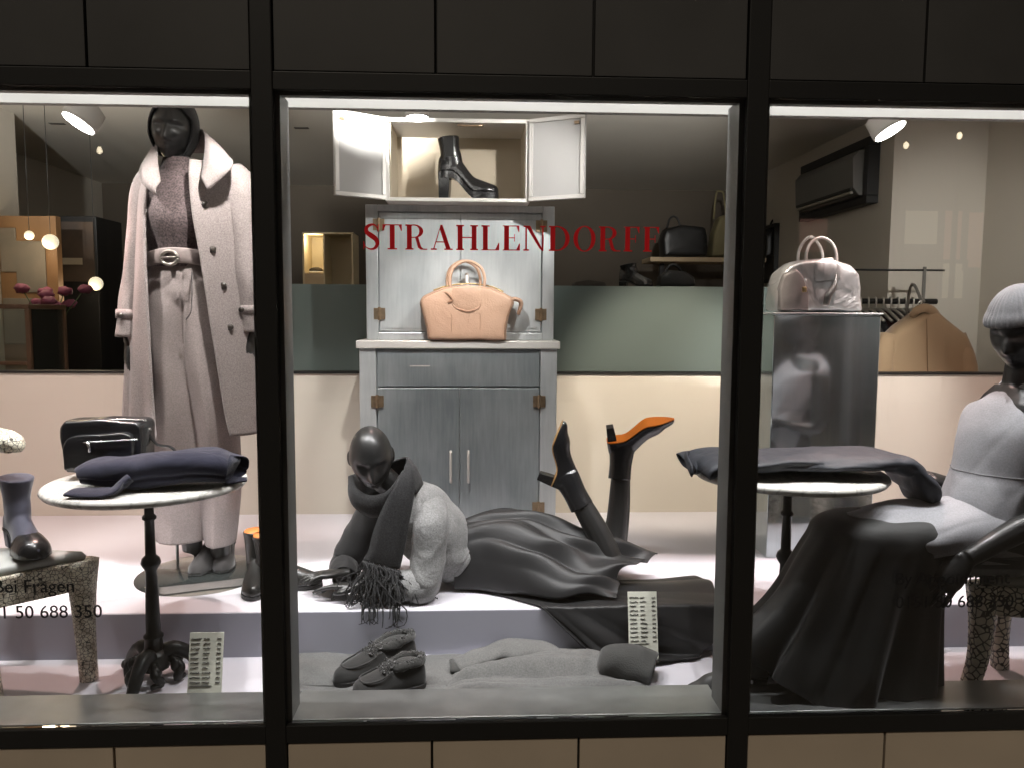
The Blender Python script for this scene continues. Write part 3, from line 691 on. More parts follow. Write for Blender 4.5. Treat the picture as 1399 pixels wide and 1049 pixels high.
# ================================================================== mannequins
M_black = mat('black lacquered mannequin', (.020, .0197, .0193), .36, coat=.18, spec=.5, var=.1, vscale=6)
M_bleather = mat('black leather', (.011, .011, .012), .27, spec=.6, coat=.2, bump=.12, bscale=90, fold=.12, fscale=14)
M_bsuede = mat('charcoal suede', (.035, .032, .032), .85, sheen=.4, var=.2, vscale=30, bump=.2, bscale=300)
M_orange = mat('orange sole leather', (.85, .23, .015), .45, var=.05)
M_rubber = mat('dark rubber', (.02, .02, .02), .55)

def head(c, fwd, up, h=.225, ears=True):
    M = basis(fwd, up); nT, nP = 60, 72; rings = []
    for i in range(nT):
        ph = -PI/2+.04+(PI-.08)*i/(nT-1); row = []
        for j in range(nP):
            th = 2*PI*j/nP; d = np.array([math.cos(ph)*math.sin(th), math.cos(ph)*math.cos(th), math.sin(ph)])
            x, y, z = d[0]*.076, d[1]*.097, d[2]*h/2
            if d[2] < 0:
                k = (-d[2])**1.3; x *= 1-.34*k
                if d[1] < 0: y *= 1-.45*k
                else: y *= 1-.06*k
            if d[1] > 0: y += .006*d[1]
            f = max(0., d[1])
            if f > .05:
                g = lambda x0, z0, sx, sz: math.exp(-((x-x0)/sx)**2-((z-z0)/sz)**2)
                nz = (z-.016)/(-.050)                       # 0 at the bridge, 1 at the tip
                if -.3 < nz < 1.25:
                    amp = .031*max(0, min(1, nz))**1.1*(1 if nz < 1 else max(0, 1-(nz-1)/.25))+.004
                    y += f*amp*math.exp(-(x/(.0085+.006*max(0, nz)))**2)
                y -= f*.019*(g(.031, .012, .017, .011)+g(-.031, .012, .017, .011))
                y += f*.009*(g(.031, .008, .012, .006)+g(-.031, .008, .012, .006))
                y += f*.008*(g(.028, .032, .02, .007)+g(-.028, .032, .02, .007))
                y += f*(.014*g(0, -.056, .019, .0055)+.014*g(0, -.069, .016, .0055)-.008*g(0, -.0625, .022, .0028))
                y += f*.009*g(0, -.094, .02, .013)
                y += f*.007*(g(.042, -.02, .016, .015)+g(-.042, -.02, .016, .015))
            row.append((x, y, z))
        rings.append(np.array(row))
    out = [loft(rings, True, True, True)]
    if ears:
        for s in (-1, 1): out.append(ell((s*.074, -.012, -.004), (.010, .017, .030), 12))
    return [place(q, M, c) for q in out], M

def hand(wrist, d, palm, side, L=.185, curl=(.25, .3, .35, .4), spread=.06, thumb=.6):
    """wrist point, direction to the fingers, palm normal, side the thumb is on (+1/-1 of d x palm)"""
    d = nrm(d); n = nrm(np.array(palm)-d*np.dot(palm, d)); s = np.cross(d, n)*side; w = np.array(wrist, float); out = []
    pl = L*.50
    out.append(tube([w-d*.02, w, w+d*pl*.35, w+d*pl*.75, w+d*pl*1.0], [(.022, .018), (.024, .018), (.035, .016), (.042, .015), (.040, .012)], 16, side=s, res=10))
    offs = (.031, .0105, -.0105, -.030); lens = (.88, 1.0, .94, .76)
    for k in range(4):
        p = w+d*pl*.93+s*offs[k]; dd = nrm(d+s*spread*(1.5-k)); ll = L*.46*lens[k]; pts = [p-dd*.02, p]; a = 0
        for q, fr in enumerate((.45, .32, .25)):
            a += curl[k]*(.9 if q == 0 else 1.1); e = dd*math.cos(a)+n*math.sin(a); pts.append(pts[-1]+e*ll*fr)
        out.append(tube(pts, [.0088, .0090, .0084, .0076, .0058], 10, res=14))
    p = w+d*pl*.18+s*.022; td = nrm(d*.75+s*thumb+n*.35)
    out.append(tube([p-td*.015, p+td*.02, p+td*.05, p+nrm(td+d*.5)*.078], [.014, .012, .0105, .007], 10, res=10))
    return out

# ------------------------------------------------------------------ boots (local: x to the toe, z up, sole at z = 0)
def boot_parts(parent, M, t, L=.245, hh=.075, plat=.008, shaft=.16, toe='round', leather=None, sole=None, heelw=.030, heell=.045, topr=(.052, .045), lean=0., elastic=None, lining=None, heel_taper=.85, zipper=False, shaft_dir=None):
    leather = leather or M_bleather; sole = sole or M_rubber; M = np.asarray(M)
    sm = lambda a: (lambda q: q*q*(3-2*q))(min(1, max(0, a)))
    zs = lambda x: plat+hh*(1-sm((x/L-.22)/.42))
    tip = 1.0
    xs = np.array([.0, .02, .06, .15, .28, .42, .55, .66, .76, .85, .92, .965, 1.0])
    if toe == 'point': wd = [.012, .024, .031, .034, .030, .031, .037, .040, .037, .028, .018, .010, .003]
    elif toe == 'square': wd = [.014, .026, .033, .036, .033, .035, .041, .044, .044, .042, .038, .033, .022]
    else: wd = [.012, .024, .032, .036, .033, .034, .041, .044, .043, .038, .030, .021, .006]
    hg = [.05, .065, .075, .085, .085, .080, .072, .062, .052, .043, .036, .030, .016]
    if toe == 'point': hg[-4:] = [.034, .026, .020, .010]
    rings = []
    th = np.linspace(0, 2*PI, 20, endpoint=False)
    B = spline(np.stack([xs*L, wd, hg], 1), 34)
    for x, w_, h_ in B:
        x = min(max(x, 0), L); z0 = zs(x); w_ = max(w_, .002); h_ = max(h_, .006)
        ca, sa = np.cos(th), np.sin(th)
        yy = w_*np.sign(ca)*np.abs(ca)**.75; zz = np.where(sa > 0, h_*np.maximum(sa, 0)**.85, -.002*np.abs(sa)**.4)
        pull = np.where(sa > .2, 1-.25*np.maximum(sa, 0)**2, 1)
        rings.append(np.stack([np.full(20, x), yy*pull, z0+.004+zz], 1))
    foot = loft(rings, True, True, True)
    ax = .055; z0 = plat+hh
    sh = [(ax+.005, 0, z0+.02), (ax+.004, 0, z0+.06), (ax-.002+lean*.3, 0, z0+.06+(shaft-.06)*.45), (ax-.006+lean, 0, z0+shaft)]
    if shaft_dir is not None:
        sd_ = M.T @ nrm(shaft_dir); q0 = np.array([ax+.004, 0, z0+.035]); sh = [q0, q0+sd_*.03, q0+sd_*(shaft*.5), q0+sd_*(shaft-.02)]
    sv = tube(sh, [(.052, .034), (.050, .036), (.045, .038), topr], 20, side=(1, 0, 0), res=12)
    b = fuse('boot_upper', [place(foot, M, t), place(sv, M, t)], leather, parent, .0042, 4)
    # sole and heel
    ol = [(x, w_) for x, w_ in zip(B[:, 0], B[:, 1])]
    top, bot = [], []
    for x, w_ in ol:
        x = min(max(x, 0), L); z = zs(x); top.append((x, w_+.001, z+.003)); bot.append((x, -w_-.001, z+.003))
    o = np.array(top+bot[::-1]); low = o.copy()
    th_ = max(.004, plat); low[:, 2] -= th_*1.0+.0
    n = len(top); v = np.vstack([o, low]); f = []
    for i in range(n-1): f += [(i, i+1, 2*n-2-i, 2*n-1-i), (2*n+2*n-1-i, 2*n+2*n-2-i, 2*n+i+1, 2*n+i)]
    k = 2*n
    for i in range(k): f.append((i, k+i, k+(i+1) % k, (i+1) % k))
    obj('sole', place((v, f), M, t), sole, parent, smooth=False)
    if hh > .012:
        hb = lambda q, z: [(.004+(1-q)*.012, -heelw*q, z), (heell*q+.004, -heelw*q, z), (heell*q+.004, heelw*q, z), (.004+(1-q)*.012, heelw*q, z)]
        hv = loft([hb(heel_taper, 0), hb(.95, hh*.6), hb(1, hh+plat-.001)], True, True, True)
        obj('heel', place(hv, M, t), leather, parent, smooth=False, bevel=.003)
    top = np.array(sh[-1])
    if lining is not None:
        ring = tube([top+(0, 0, -.012), top+(0, 0, .003)], [(topr[0]*.93, topr[1]*.93), (topr[0]*.90, topr[1]*.90)], 20, side=(1, 0, 0))
        obj('lining', place(ring, M, t), lining, parent)
    if elastic is not None:
        for s in (-1, 1):
            q = np.array([[-.014, 0, z0+.065], [.022, 0, z0+.065], [.026+lean, 0, z0+shaft-.004], [-.024+lean, 0, z0+shaft-.004]]); q[:, 0] += ax
            rr = [.0375, .0375, topr[1]+.0015, topr[1]+.0015]
            q[:, 1] = [s*r for r in rr]
            obj('elastic_panel', place(prism(q, (0, s*.0012, 0), (0, -s*.004, 0)), M, t), elastic, parent, smooth=False)
    if zipper:
        obj('zip_pull', place(box((ax+.01, -topr[1]-.003, z0+shaft-.03), (.006, .004, .03)), M, t), M_brass, parent, smooth=False)
    return b
def boot_frame(toe_dir, up): 
    x = nrm(toe_dir); z = nrm(np.array(up)-x*np.dot(up, x)); y = np.cross(z, x); return np.stack([x, y, z], 1)

# ================================================================== 1. standing mannequin in a long wool coat
YMN = .92
M_coat = mat('mottled rose grey wool', (.285, .24, .232), .9, sheen=.2, speck=.22, sscale=220, bump=.35, bscale=420, fold=.10, fscale=6, var=.06, vscale=4)
M_trous = mat('rose grey wool trousers', (.325, .272, .263), .9, sheen=.15, speck=.16, sscale=220, bump=.3, bscale=420, fold=.08, fscale=5)
M_knit = mat('brown grey knit', (.082, .058, .058), .9, sheen=.25, speck=.6, sscale=150, bump=.6, bscale=330)
M_lin = mat('coat lining', (.10, .085, .085), .6)
M_btn = mat('dark horn button', (.05, .04, .035), .3)
M_beanie = mat('black knit', (.017, .016, .017), .95, sheen=.25, bump=.5, bscale=300)
S = lambda px, py, dy=0.: at(px, py, YMN+dy)
foot0 = S(283, 785)
MA = thing('mannequin', 'standing black mannequin in long rose grey wool coat, brown knit, trousers and dark beanie', 'mannequin', (S(275, 785)[0], YMN, F2), 'mannequins')
hp, HM = head(S(237, 180), (.10, -.97, -.10), (.10, 0, 1))
body = list(hp)
body.append(tube([S(240, 205, .02), S(244, 222, .02), S(248, 250, .02)], [.047, .048, .06], 16, res=8))
body.append(tube([S(248, 240, .03), S(250, 262, .02), S(250, 300, 0), S(252, 345, .01), S(256, 385, .0), S(260, 410, 0)], [(.10, .06), (.17, .09), (.145, .105), (.112, .085), (.155, .10), (.15, .10)], 20, side=(1, 0, 0), res=16))
for pts, sd in (([S(205, 262, .02), S(188, 350, .05), S(182, 440, .0), S(177, 468, -.03)], 1), ([S(300, 262, .02), S(328, 350, .05), S(342, 430, .02), S(344, 455, 0)], -1)):
    body.append(tube(pts, [.05, .042, .03, .024], 12, res=10))
body += hand(S(177, 464, -.03), S(174, 500, -.05)-S(177, 464, -.03), (.75*1, .35, 0), -1, .175, (.22, .25, .28, .3), thumb=.45)
body += hand(S(344, 452, 0), S(343, 492, -.02)-S(344, 452, 0), (-.75, .35, 0), 1, .175, (.22, .25, .28, .3), thumb=.45)
for a, b in (((236, 400), (262, 735)), ((280, 400), (301, 742))):
    body.append(tube([S(*a), S((a[0]+b[0])/2, 570), S(b[0], b[1], .01), S(b[0], b[1]+18, .01)], [.085, .058, .04, .035], 14, res=12))
fuse('body', body, M_black, MA, .0042, 3)
# beanie pulled over the brow
def beanie(c, HM, m, parent, brow, rib, name='beanie', r=(.088, .110, .128), tilt=.25, drop=.0):
    nT, nP = 26, 140; rings = []
    for i in range(nT):
        q = i/(nT-1); ph = brow+(PI/2-.03-brow)*q; row = []
        for j in range(nP):
            th = 2*PI*j/nP; k = 1+(rib*math.sin(th*35) if i > 0 else 0)
            if q < .22: k += .035*math.sin(q/.22*PI)+.012
            x, y, z = math.cos(ph)*math.sin(th)*r[0]*k, math.cos(ph)*math.cos(th)*r[1]*k, math.sin(ph)*r[2]
            z -= (-(y/.1))*drop*(1-q)*-1 if y > 0 else -(y/.1)*-.05*(1-q)
            row.append((x, y-.012, z))
        rings.append(np.array(row))
    v, f = loft(rings, True, False, True)
    return obj(name, place((v, f), HM, c), m, parent, solid=.005)
def hood(c, HM, m, parent):
    rings = []; n = 90
    for i in range(40):
        q = i/39; ph = 1.50-2.35*q; row = []
        for j in range(n):
            f_ = j/(n-1)
            # opening for the face: half angle from the front, closed over the crown
            z_ = math.sin(ph)*.13
            op = .0 if z_ > .088 else min(1.05, 1.05*math.sqrt(max(0, (.088-z_)/.05)))
            th = op+(2*PI-2*op)*f_
            k = 1.0+.010*math.sin(th*7+q*8)
            x, y = math.cos(ph)*math.sin(th)*.086*k, math.cos(ph)*math.cos(th)*.110*k-.010
            if ph < -.2: x *= 1-.25*(-ph-.2); y *= 1-.22*(-ph-.2)
            row.append((x, y, z_))
        rings.append(np.array(row))
    return obj('beanie', place(loft(rings, False), HM, c), m, parent, solid=.006)
hood(S(237, 180)+HM@np.array([0, 0, .006]), HM, M_beanie, MA)
# knitted polo neck
kn = [(S(246, 218, .02), (.058, .060)), (S(246, 228, .02), (.066, .066)), (S(247, 238, .025), (.09, .075)), (S(248, 250, .02), (.135, .09)), (S(250, 270, .01), (.152, .108)), (S(251, 300, -.005), (.150, .125)), (S(252, 330, .0), (.130, .112)), (S(254, 352, 0), (.122, .10)), (S(255, 366, 0), (.125, .105))]
B_ = spline(np.array([np.r_[p, r] for p, r in kn]), 30)
rings = []
th = np.linspace(0, 2*PI, 72, endpoint=False)
for k, q in enumerate(B_):
    fold = 1+.018*np.sin(3*th+q[2]*30)+.012*np.sin(7*th-q[2]*22)
    rings.append(np.stack([q[0]+q[3]*np.cos(th)*fold, q[1]+q[4]*np.sin(th)*fold, np.full(72, q[2])], 1))
obj('sweater', loft(rings), M_knit, MA, solid=.004)
# trousers: pelvis and two creased wide legs in one surface
def crease(front, amp=.10): return lambda a, s: 1+amp*min(1, max(0, s-.12)*3)*math.exp(-((math.atan2(math.sin(a-front), math.cos(a-front)))/.16)**2)
fr = PI/2 if np.cross(nrm(S(240, 500)-S(240, 400)), (1, 0, 0))[1] < 0 else -PI/2
def leg(rows, y0):
    pts = [S(a, b, y0) for a, b, w_ in rows]; sc = [w_/352*(1.0) for _, _, w_ in rows]
    return tube(pts, [(s, max(s*1.08, .08)) for s in sc], 40, side=(1, 0, 0), res=26, shape=crease(fr, .09))
tr = [leg([(241, 385, 33), (240, 420, 34), (238, 460, 33), (239, 540, 33), (244, 640, 34), (247, 700, 34), (246, 734, 34)], 0.), leg([(273, 385, 33), (277, 420, 33), (283, 460, 32), (293, 550, 32), (300, 640, 27), (303, 700, 23), (303, 741, 20)], .0),
      tube([S(255, 362), S(256, 380), S(258, 410), S(260, 440)], [(.122, .10), (.136, .108), (.140, .104), (.09, .06)], 40, side=(1, 0, 0), res=10)]
def fly(co):
    d = co.copy(); z0 = S(255, 470)[2]
    up = np.clip((co[:, 2]-S(255, 560)[2])/.5, 0, 1)
    d[:, 1] += .006*np.sin(co[:, 0]*38+np.sin(co[:, 2]*9)*1.6)*(1-up*.4); d[:, 0] += .006*np.sin(co[:, 2]*11+co[:, 0]*16)
    seam = np.exp(-((co[:, 0]-S(262, 450)[0])/.006)**2)*(co[:, 2] > S(255, 470)[2]); d[:, 1] += .006*seam
    return d
TR = fuse('trousers', tr, M_trous, MA, .005, 7, fly)
fx = S(259, 420)[0]
obj('fly_seam', tube([S(262, 372, -.118), S(262, 400, -.130), S(261, 425, -.132), S(254, 437, -.128)], .0022, 6, res=16), M_lin, TR)
# belt
bz, bc = S(255, 354), S(255, 354)
BL = obj('belt', tube([bc+np.array([.137*math.cos(a), .118*math.sin(a), .006*math.sin(a*3)]) for a in np.linspace(0, 2*PI, 48)], [(.028, .005)]*48, 10, side=(0, 0, 1)), mat('rose grey leather', (.25, .20, .19), .55, bump=.4, bscale=70, var=.2, vscale=40), MA)
bk = S(232, 353, -.122)
obj('buckle', tube([bk+np.array([.026*math.cos(a)*1.15, -.006, .024*math.sin(a)]) for a in np.linspace(0, 2*PI, 26)], .0065, 8), mat('dull pewter', (.33, .29, .26), .35, .8, var=.2, vscale=60), BL)
obj('prong', tube([bk+(-.028, -.009, 0), bk+(.028, -.011, .003)], .004, 8), MATS['dull pewter'], BL)
# coat: open front, wrapped round the back
rows = [(225, 212, 318, 222, 270, .085), (240, 200, 328, 219, 273, .115), (262, 190, 333, 217, 276, .135), (300, 188, 334, 216, 281, .150), (350, 186, 336, 217, 290, .155), (420, 181, 340, 222, 301, .165), (500, 176, 346, 231, 314, .18), (560, 174, 351, 238, 324, .19), (588, 174, 354, 242, 330, .195)]
Bc = spline(np.array(rows, float), 46); nu = 110; rings = []
for py, l, r, a, b, dep in Bc:
    cx = (l+r)/2; hw = (r-l)/2
    tl = math.asin(max(-.98, min(.98, (a-cx)/hw))); tr_ = math.asin(max(-.98, min(.98, (b-cx)/hw)))
    ts = np.linspace(tr_, 2*PI+tl, nu); q = (py-225)/363; row = []
    for t in ts:
        k = 1+q*(.035*math.sin(5*t+1.0+q)+.028*math.sin(9*t+2.2)*q+.015*math.sin(14*t))
        p = S(cx+hw*math.sin(t), py, 0); p = p+np.array([math.sin(t)*hw/352*(k-1), -dep*math.cos(t)*k+.02, 0])
        edge = min(abs(t-ts[0]), abs(t-ts[-1])); p[1] -= .02*math.exp(-(edge/.25)**2)
        if py > 580: p[2] += .006*math.sin(4*t)
        row.append(p)
    rings.append(np.array(row))
rings_coat = rings
COAT = obj('coat', loft(rings, False), M_coat, MA, solid=.008)
# lapel turn-backs and the flared collar
c_in = [S(220, 250, -.15), S(216, 222, -.11), S(216, 196, -.03), S(226, 184, .06), S(248, 180, .10), S(268, 178, .06), S(278, 180, -.03), S(280, 205, -.10), S(274, 245, -.15)]
c_mid = [S(211, 256, -.165), S(202, 232, -.14), S(203, 208, -.03), S(218, 192, .085), S(250, 188, .13), S(278, 188, .085), S(296, 194, -.03), S(298, 216, -.13), S(281, 254, -.165)]
c_out = [S(214, 268, -.160), S(193, 250, -.15), S(192, 228, -.02), S(208, 214, .11), S(250, 210, .155), S(290, 210, .11), S(312, 214, -.02), S(316, 230, -.14), S(283, 262, -.160)]
c_fo = [S(212, 292, -.155), S(189, 262, -.135), S(189, 240, -.0), S(205, 226, .12), S(250, 224, .16), S(294, 224, .12), S(319, 224, 0), S(322, 233, -.125), S(286, 276, -.158)]
obj('collar', loft([spline(c, 40) for c in (c_in, c_mid, c_out)], False), M_coat, COAT, solid=.004, sub=1)
for pts in ([(216, 262), (199, 268), (204, 300), (217, 335)], [(278, 252), (296, 262), (300, 300), (289, 345)]):
    q = [S(pts[0][0], pts[0][1], -.158), S(pts[1][0], pts[1][1], -.150), S(pts[2][0], pts[2][1], -.162), S(pts[3][0], pts[3][1], -.172)]
for (x, y) in ((281, 282), (293, 338), (304, 395), (317, 440)):
    g_ = np.array(rings_coat).reshape(-1, 3); pj = S(x, y, -.15); dd_ = (g_-CAM)/((g_-CAM) @ FW)[:, None]; dj = (pj-CAM)/((pj-CAM) @ FW)
    p = g_[np.argmin(((dd_-dj)**2).sum(1)+(g_[:, 1] > YMN-.02)*9)]; obj('button', tube([p+(0, -.013, 0), p+(0, -.003, 0)], [.012, .013], 18), M_btn, COAT)
# sleeves with strapped cuffs
for pts, rr, sgn in (([S(216, 240, .02), S(206, 262, .01), S(199, 320, .01), S(191, 380, .0), S(182, 430, -.02), S(179, 462, -.03)], [.055, .066, .062, .058, .052, .050], 1), ([S(312, 238, .02), S(325, 262, .01), S(335, 320, .01), S(341, 380, .0), S(344, 425, -.0), S(345, 454, -.0)], [.06, .075, .072, .066, .055, .052], -1)):
    v, f = tube(pts, rr, 36, side=(1, 0, 0), res=36, caps=False, shape=lambda a, s: 1+.035*math.sin(3*a+s*26)*s+.02*math.sin(5*a-s*17))
    obj('sleeve', (v, f), M_coat, COAT, solid=.006)
    d = nrm(pts[-1]-pts[-2]); c = pts[-1]-d*.085
    v, f = tube([c-d*.016, c+d*.016], [rr[-1]+.008, rr[-1]+.007], 30, side=(1, 0, 0), caps=False)
    obj('cuff_strap', (v, f), M_coat, COAT, solid=.005)
    obj('button', tube([c+(-.02, -rr[-1]-.016, 0), c+(-.02, -rr[-1]-.006, 0)], .010, 14), M_btn, COAT)
# pocket welt on the right front

# boots and glass base
for px, py, ang in ((263, 788, -100), (303, 784, -78)):
    a = math.radians(ang); g = fl(px, py, F2+.008)
    d = np.array([math.cos(a), math.sin(a), 0]); o = np.array([g[0], g[1], F2+.0085])-d*.245
    boot_parts(MA, boot_frame(d, (0, 0, 1)), o, L=.245, hh=.06, shaft=.17, toe='round', leather=M_bsuede, plat=.006)
M_baseglass = glass('green glass base', (.95, .98, .98), 1.5, .02, haze=.07, hazecol=(.6, .68, .66))
gc = fl(275, 786, F2)
obj('glass_base', lathe([(.236, 0.0005), (.24, .002), (.24, .006), (.237, .008)], (gc[0], gc[1]+.01, F2), 64), M_baseglass, MA)
rp = fl(243, 774, F2)
obj('support_rod', tube([(rp[0], rp[1], F2+.008), (rp[0], rp[1], F2+.10), (rp[0]+.02, rp[1], F2+.24)], .006, 10), M_alu, MA)

# ================================================================== 2. mannequin lying on its front
M_denim = mat('washed grey wool denim', (.175, .175, .172), .85, color2=(.29, .29, .285), vscale=14, speck=.28, sscale=190, bump=.5, bscale=200, fold=.25, fscale=12, sheen=.2)
M_scarf = mat('black wool scarf', (.024, .024, .025), .92, sheen=.12, speck=.5, sscale=190, bump=.6, bscale=220, fold=.08, fscale=6)
M_skirt = mat('black satin skirt', (.016, .016, .0165), .48, sheen=.04, spec=.4, var=.1, vscale=6, bump=.12, bscale=500)
ML = thing('mannequin', 'bald black mannequin lying on its front, wearing grey jacket, fringed scarf and spread black skirt', 'mannequin', (at(650, 760, .78)[0], .78, F2), 'mannequins')
LH = at(507, 624, .62)
hp, HM2 = head(LH, (.16, -.92, -.34), (-.04, -.26, .96), h=.228)
body = list(hp)
nb = at(560, 690, .72)
body.append(tube([LH+HM2@np.array([0, -.03, -.07]), at(540, 668, .68), nb], [.05, .048, .06], 14, res=8))
hipc = at(655, 752, .80)
body.append(tube([nb, at(590, 712, .74), at(622, 742, .77), hipc], [(.10, .055), (.12, .07), (.095, .066), (.112, .076)], 20, side=(0, 1, 0), res=12))
shN, elN, wrN = at(585, 708, .62), at(572, 803, .565), at(492, 788, .60)
shF, elF, wrF = at(520, 690, .84), at(470, 770, .80), at(470, 786, .66)
elN[2] = F2+.055; wrN[2] = F2+.045; elF[2] = F2+.05; wrF[2] = F2+.05
body.append(tube([shN, elN, wrN], [.05, .043, .026], 12, res=12)); body.append(tube([shF, elF, wrF], [.05, .043, .026], 12, res=12))
body += hand(wrN, np.array([-1, -.02, .02]), (.0, -.25, -.95), 1, .18, (.14, .16, .20, .24), thumb=.4)
body += hand(wrF+(0, .01, .02), np.array([-.9, -.30, .05]), (0, -.1, -.95), -1, .175, (.16, .2, .24, .28), thumb=.4)
knN, knF = at(838, 752, .70), at(838, 745, .93)
knN[2] = F2+.075; knF[2] = F2+.075
heelN, toeN = at(733, 655, .80), at(767, 573, .77)
Mn = boot_frame(toeN-heelN, (.80, -.1, -.30))
heelF, toeF = at(826, 583, .97), at(921, 570, .93)
Mf = boot_frame(toeF-heelF, (.05, .30, -1))
anN, anF = heelN+Mn@np.array([.058, 0, .095]), heelF+Mf@np.array([.058, 0, .095])
for k, a in ((knN, anN), (knF, anF)):
    h = hipc+(0, (k[1]-.8)*.6, -.02)
    body.append(tube([h, (h+k)/2+(0, 0, .01), k+(-.01, 0, .0)], [.078, .068, .056], 14, res=10))
    body.append(tube([k+(0, 0, -.012), k*.75+a*.25+(.008, 0, 0), k*.5+a*.5+(.008, 0, 0), a], [.052, .047, .043, .033], 14, res=12))
fuse('body', body, M_black, ML, .0042, 3)
# boots: near one tips its sole to the left, far one lies sole up
def leg_boot(ank, toe_px, sole_dir, **kw):
    d = nrm(toe_px-ank); M = boot_frame(d, -np.array(sole_dir)); 
    return M
boot_parts(ML, Mn, heelN, L=np.linalg.norm(toeN-heelN)*1.0, hh=.055, plat=.004, shaft=.155, toe='point', sole=mat('tan boot sole', (.45, .25, .10), .5), heell=.036, heelw=.024, topr=(.046, .046), shaft_dir=knN-anN)
boot_parts(ML, Mf, heelF, L=np.linalg.norm(toeF-heelF)*1.0, hh=.055, plat=.004, shaft=.155, toe='point', sole=M_orange, heell=.036, heelw=.024, topr=(.046, .046), shaft_dir=knF-anF)
# jacket
jk = [(at(543, 668, .70), .070, .070), (at(552, 680, .71), .115, .085), (at(568, 698, .72), .152, .114), (at(586, 719, .74), .158, .124), (at(603, 740, .755), .150, .114), (at(616, 755, .765), .132, .098), (at(626, 763, .77), .126, .094)]
Bj = spline(np.array([np.r_[p, a, b] for p, a, b in jk]), 30); rings = []
th = np.linspace(0, 2*PI, 80, endpoint=False)
for i, q in enumerate(Bj):
    T = nrm(Bj[min(i+1, 29), :3]-Bj[max(i-1, 0), :3]); s = np.array([0, 1., 0]); s = nrm(s-T*(s@T)); u = np.cross(T, s); g = i/29
    k = 1+g*.03*np.sin(4*th+1+g*3)+.03*(1-np.abs(np.sin(3.5*th-g*9+np.sin(th*2))))**2*np.sin(g*PI)+.03*np.sin(3*th+g*14)-.05*(1-np.abs(np.sin(2.5*th+g*13)))**3*np.sin(g*PI)
    if g > .90: k = k*.5+.46+.012*np.sin(40*th)
    rings.append(q[:3]+np.outer(np.cos(th)*q[3]*k, s)+np.outer(np.sin(th)*q[4]*k, u))
JK = obj('jacket', loft(rings), M_denim, ML, solid=.006)
def wrinkle(f1, f2, amp): return lambda a, s: 1+amp*(1-2*abs(math.sin(s*f1*.5+1.3*math.sin(a*2+s*4)))**.7)*math.sin(s*PI)+amp*.7*math.sin(3*a+s*f2)
obj('sleeve', tube([shN+(.0, .075, .02), shN+(.005, -.018, -.02), (shN+elN)/2+(.018, -.005, 0), elN+(.018, 0, .008), elN+(-.025, 0, .004), (elN*.55+wrN*.45)+(0, 0, .012), wrN*.85+elN*.15+(0, 0, .008)], [.060, .064, .060, .058, .054, .046, .040], 30, res=60, caps=False, shape=wrinkle(44, 9, .05)), M_denim, JK, solid=.005)
obj('waistband', tube([q for q in np.vstack([rings[-2], rings[-2][:1]])], [(.014, .006)]*81, 8, side=nrm(Bj[-1, :3]-Bj[-4, :3])), M_denim, JK)
obj('back_seam', tube([r[58] for r in rings[3:-2]], .0035, 6), MATS['washed grey wool denim'], JK)
obj('shoulder_seam', tube([r[48] for r in rings[3:-2]], .0035, 6), MATS['washed grey wool denim'], JK)
obj('sleeve', tube([shF, (shF+elF)/2+(.0, 0, .0), elF+(0.01, 0, .012), (elF+wrF)/2+(0, 0, .01), wrF*.85+elF*.15], [.075, .07, .06, .05, .042], 26, res=34, caps=False, shape=wrinkle(40, 13, .05)), mat('shaded sleeve cloth', (.016, .016, .017), .9, sheen=.2, bump=.2), JK, solid=.005)  # far sleeve coloured black for the shade it lies in
# collar at the nape
# scarf: loop round the neck and a wide hanging end
SC = obj('scarf', (lambda: (lambda a: a)(join(
    (lambda L, R: loft([spline(L, 34), spline([(l+r)/2+np.array([0, -.012, .006]) for l, r in zip(L, R)], 34), spline(R, 34)], False))(
        [at(556, 640, .60), at(540, 662, .55), at(524, 690, .53), at(511, 722, .525), at(503, 752, .525), at(496, 764, .53)],
        [at(556, 622, .66), at(566, 642, .60), at(566, 672, .565), at(559, 712, .55), at(552, 750, .545), at(546, 778, .545)]),
    (lambda L, R: loft([spline(L, 34), spline([(l+r)/2+np.array([-.012, -.02, 0]) for l, r in zip(L, R)], 34), spline(R, 34)], False))(
        [at(552, 640, .60), at(532, 668, .545), at(506, 676, .545), at(486, 664, .58), at(484, 648, .66)],
        [at(556, 676, .60), at(530, 700, .565), at(505, 705, .57), at(480, 685, .60), at(478, 650, .68)]),
    (lambda L, R: loft([spline(L, 30), spline([(l+r)/2+np.array([.006, 0, .022]) for l, r in zip(L, R)], 30), spline(R, 30)], False))(
        [at(478, 650, .68), at(500, 640, .76), at(530, 632, .76), at(556, 624, .68), at(552, 640, .60)],
        [at(480, 685, .62), at(510, 680, .80), at(560, 668, .80), at(578, 662, .72), at(566, 676, .61)])))) (), M_scarf, ML, solid=.007, sub=1)
fr_ = []
L0, R0 = at(496, 764, .53), at(546, 778, .545)
for k in range(210):
    q = (k+.5)/210; p = L0*(1-q)+R0*q+np.array([0, random.uniform(-.02, .01), 0]); e = np.array([p[0]+random.gauss(0, .045)-.02+.03*q, random.uniform(.49, .58), F2+.005+random.random()*.02])
    if random.random() < .16: e = np.array([p[0]+random.gauss(.012, .03), YS-.012-random.random()*.012, F2-random.uniform(.01, .05)])
    m_ = p*.5+e*.5+np.array([random.gauss(0, .014), random.gauss(-.008, .008), .012]); n_ = p*.2+e*.8+np.array([random.gauss(0, .012), -.005, .014])
    if e[2] < F2: n_ = np.array([e[0], YS-.012, F2+.01])
    k1 = p*.75+e*.25+np.array([random.gauss(0, .008), random.gauss(-.004, .006), .004])
    fr_.append(tube([p, k1, m_, n_, e, e+np.array([random.gauss(0, .012), random.gauss(0, .006) if e[2] > F2 else 0, .004 if e[2] > F2 else -.012])], [.0016, .002, .0022, .0022, .002, .0012], 5, res=14))
obj('fringe', join(*fr_), M_scarf, SC)
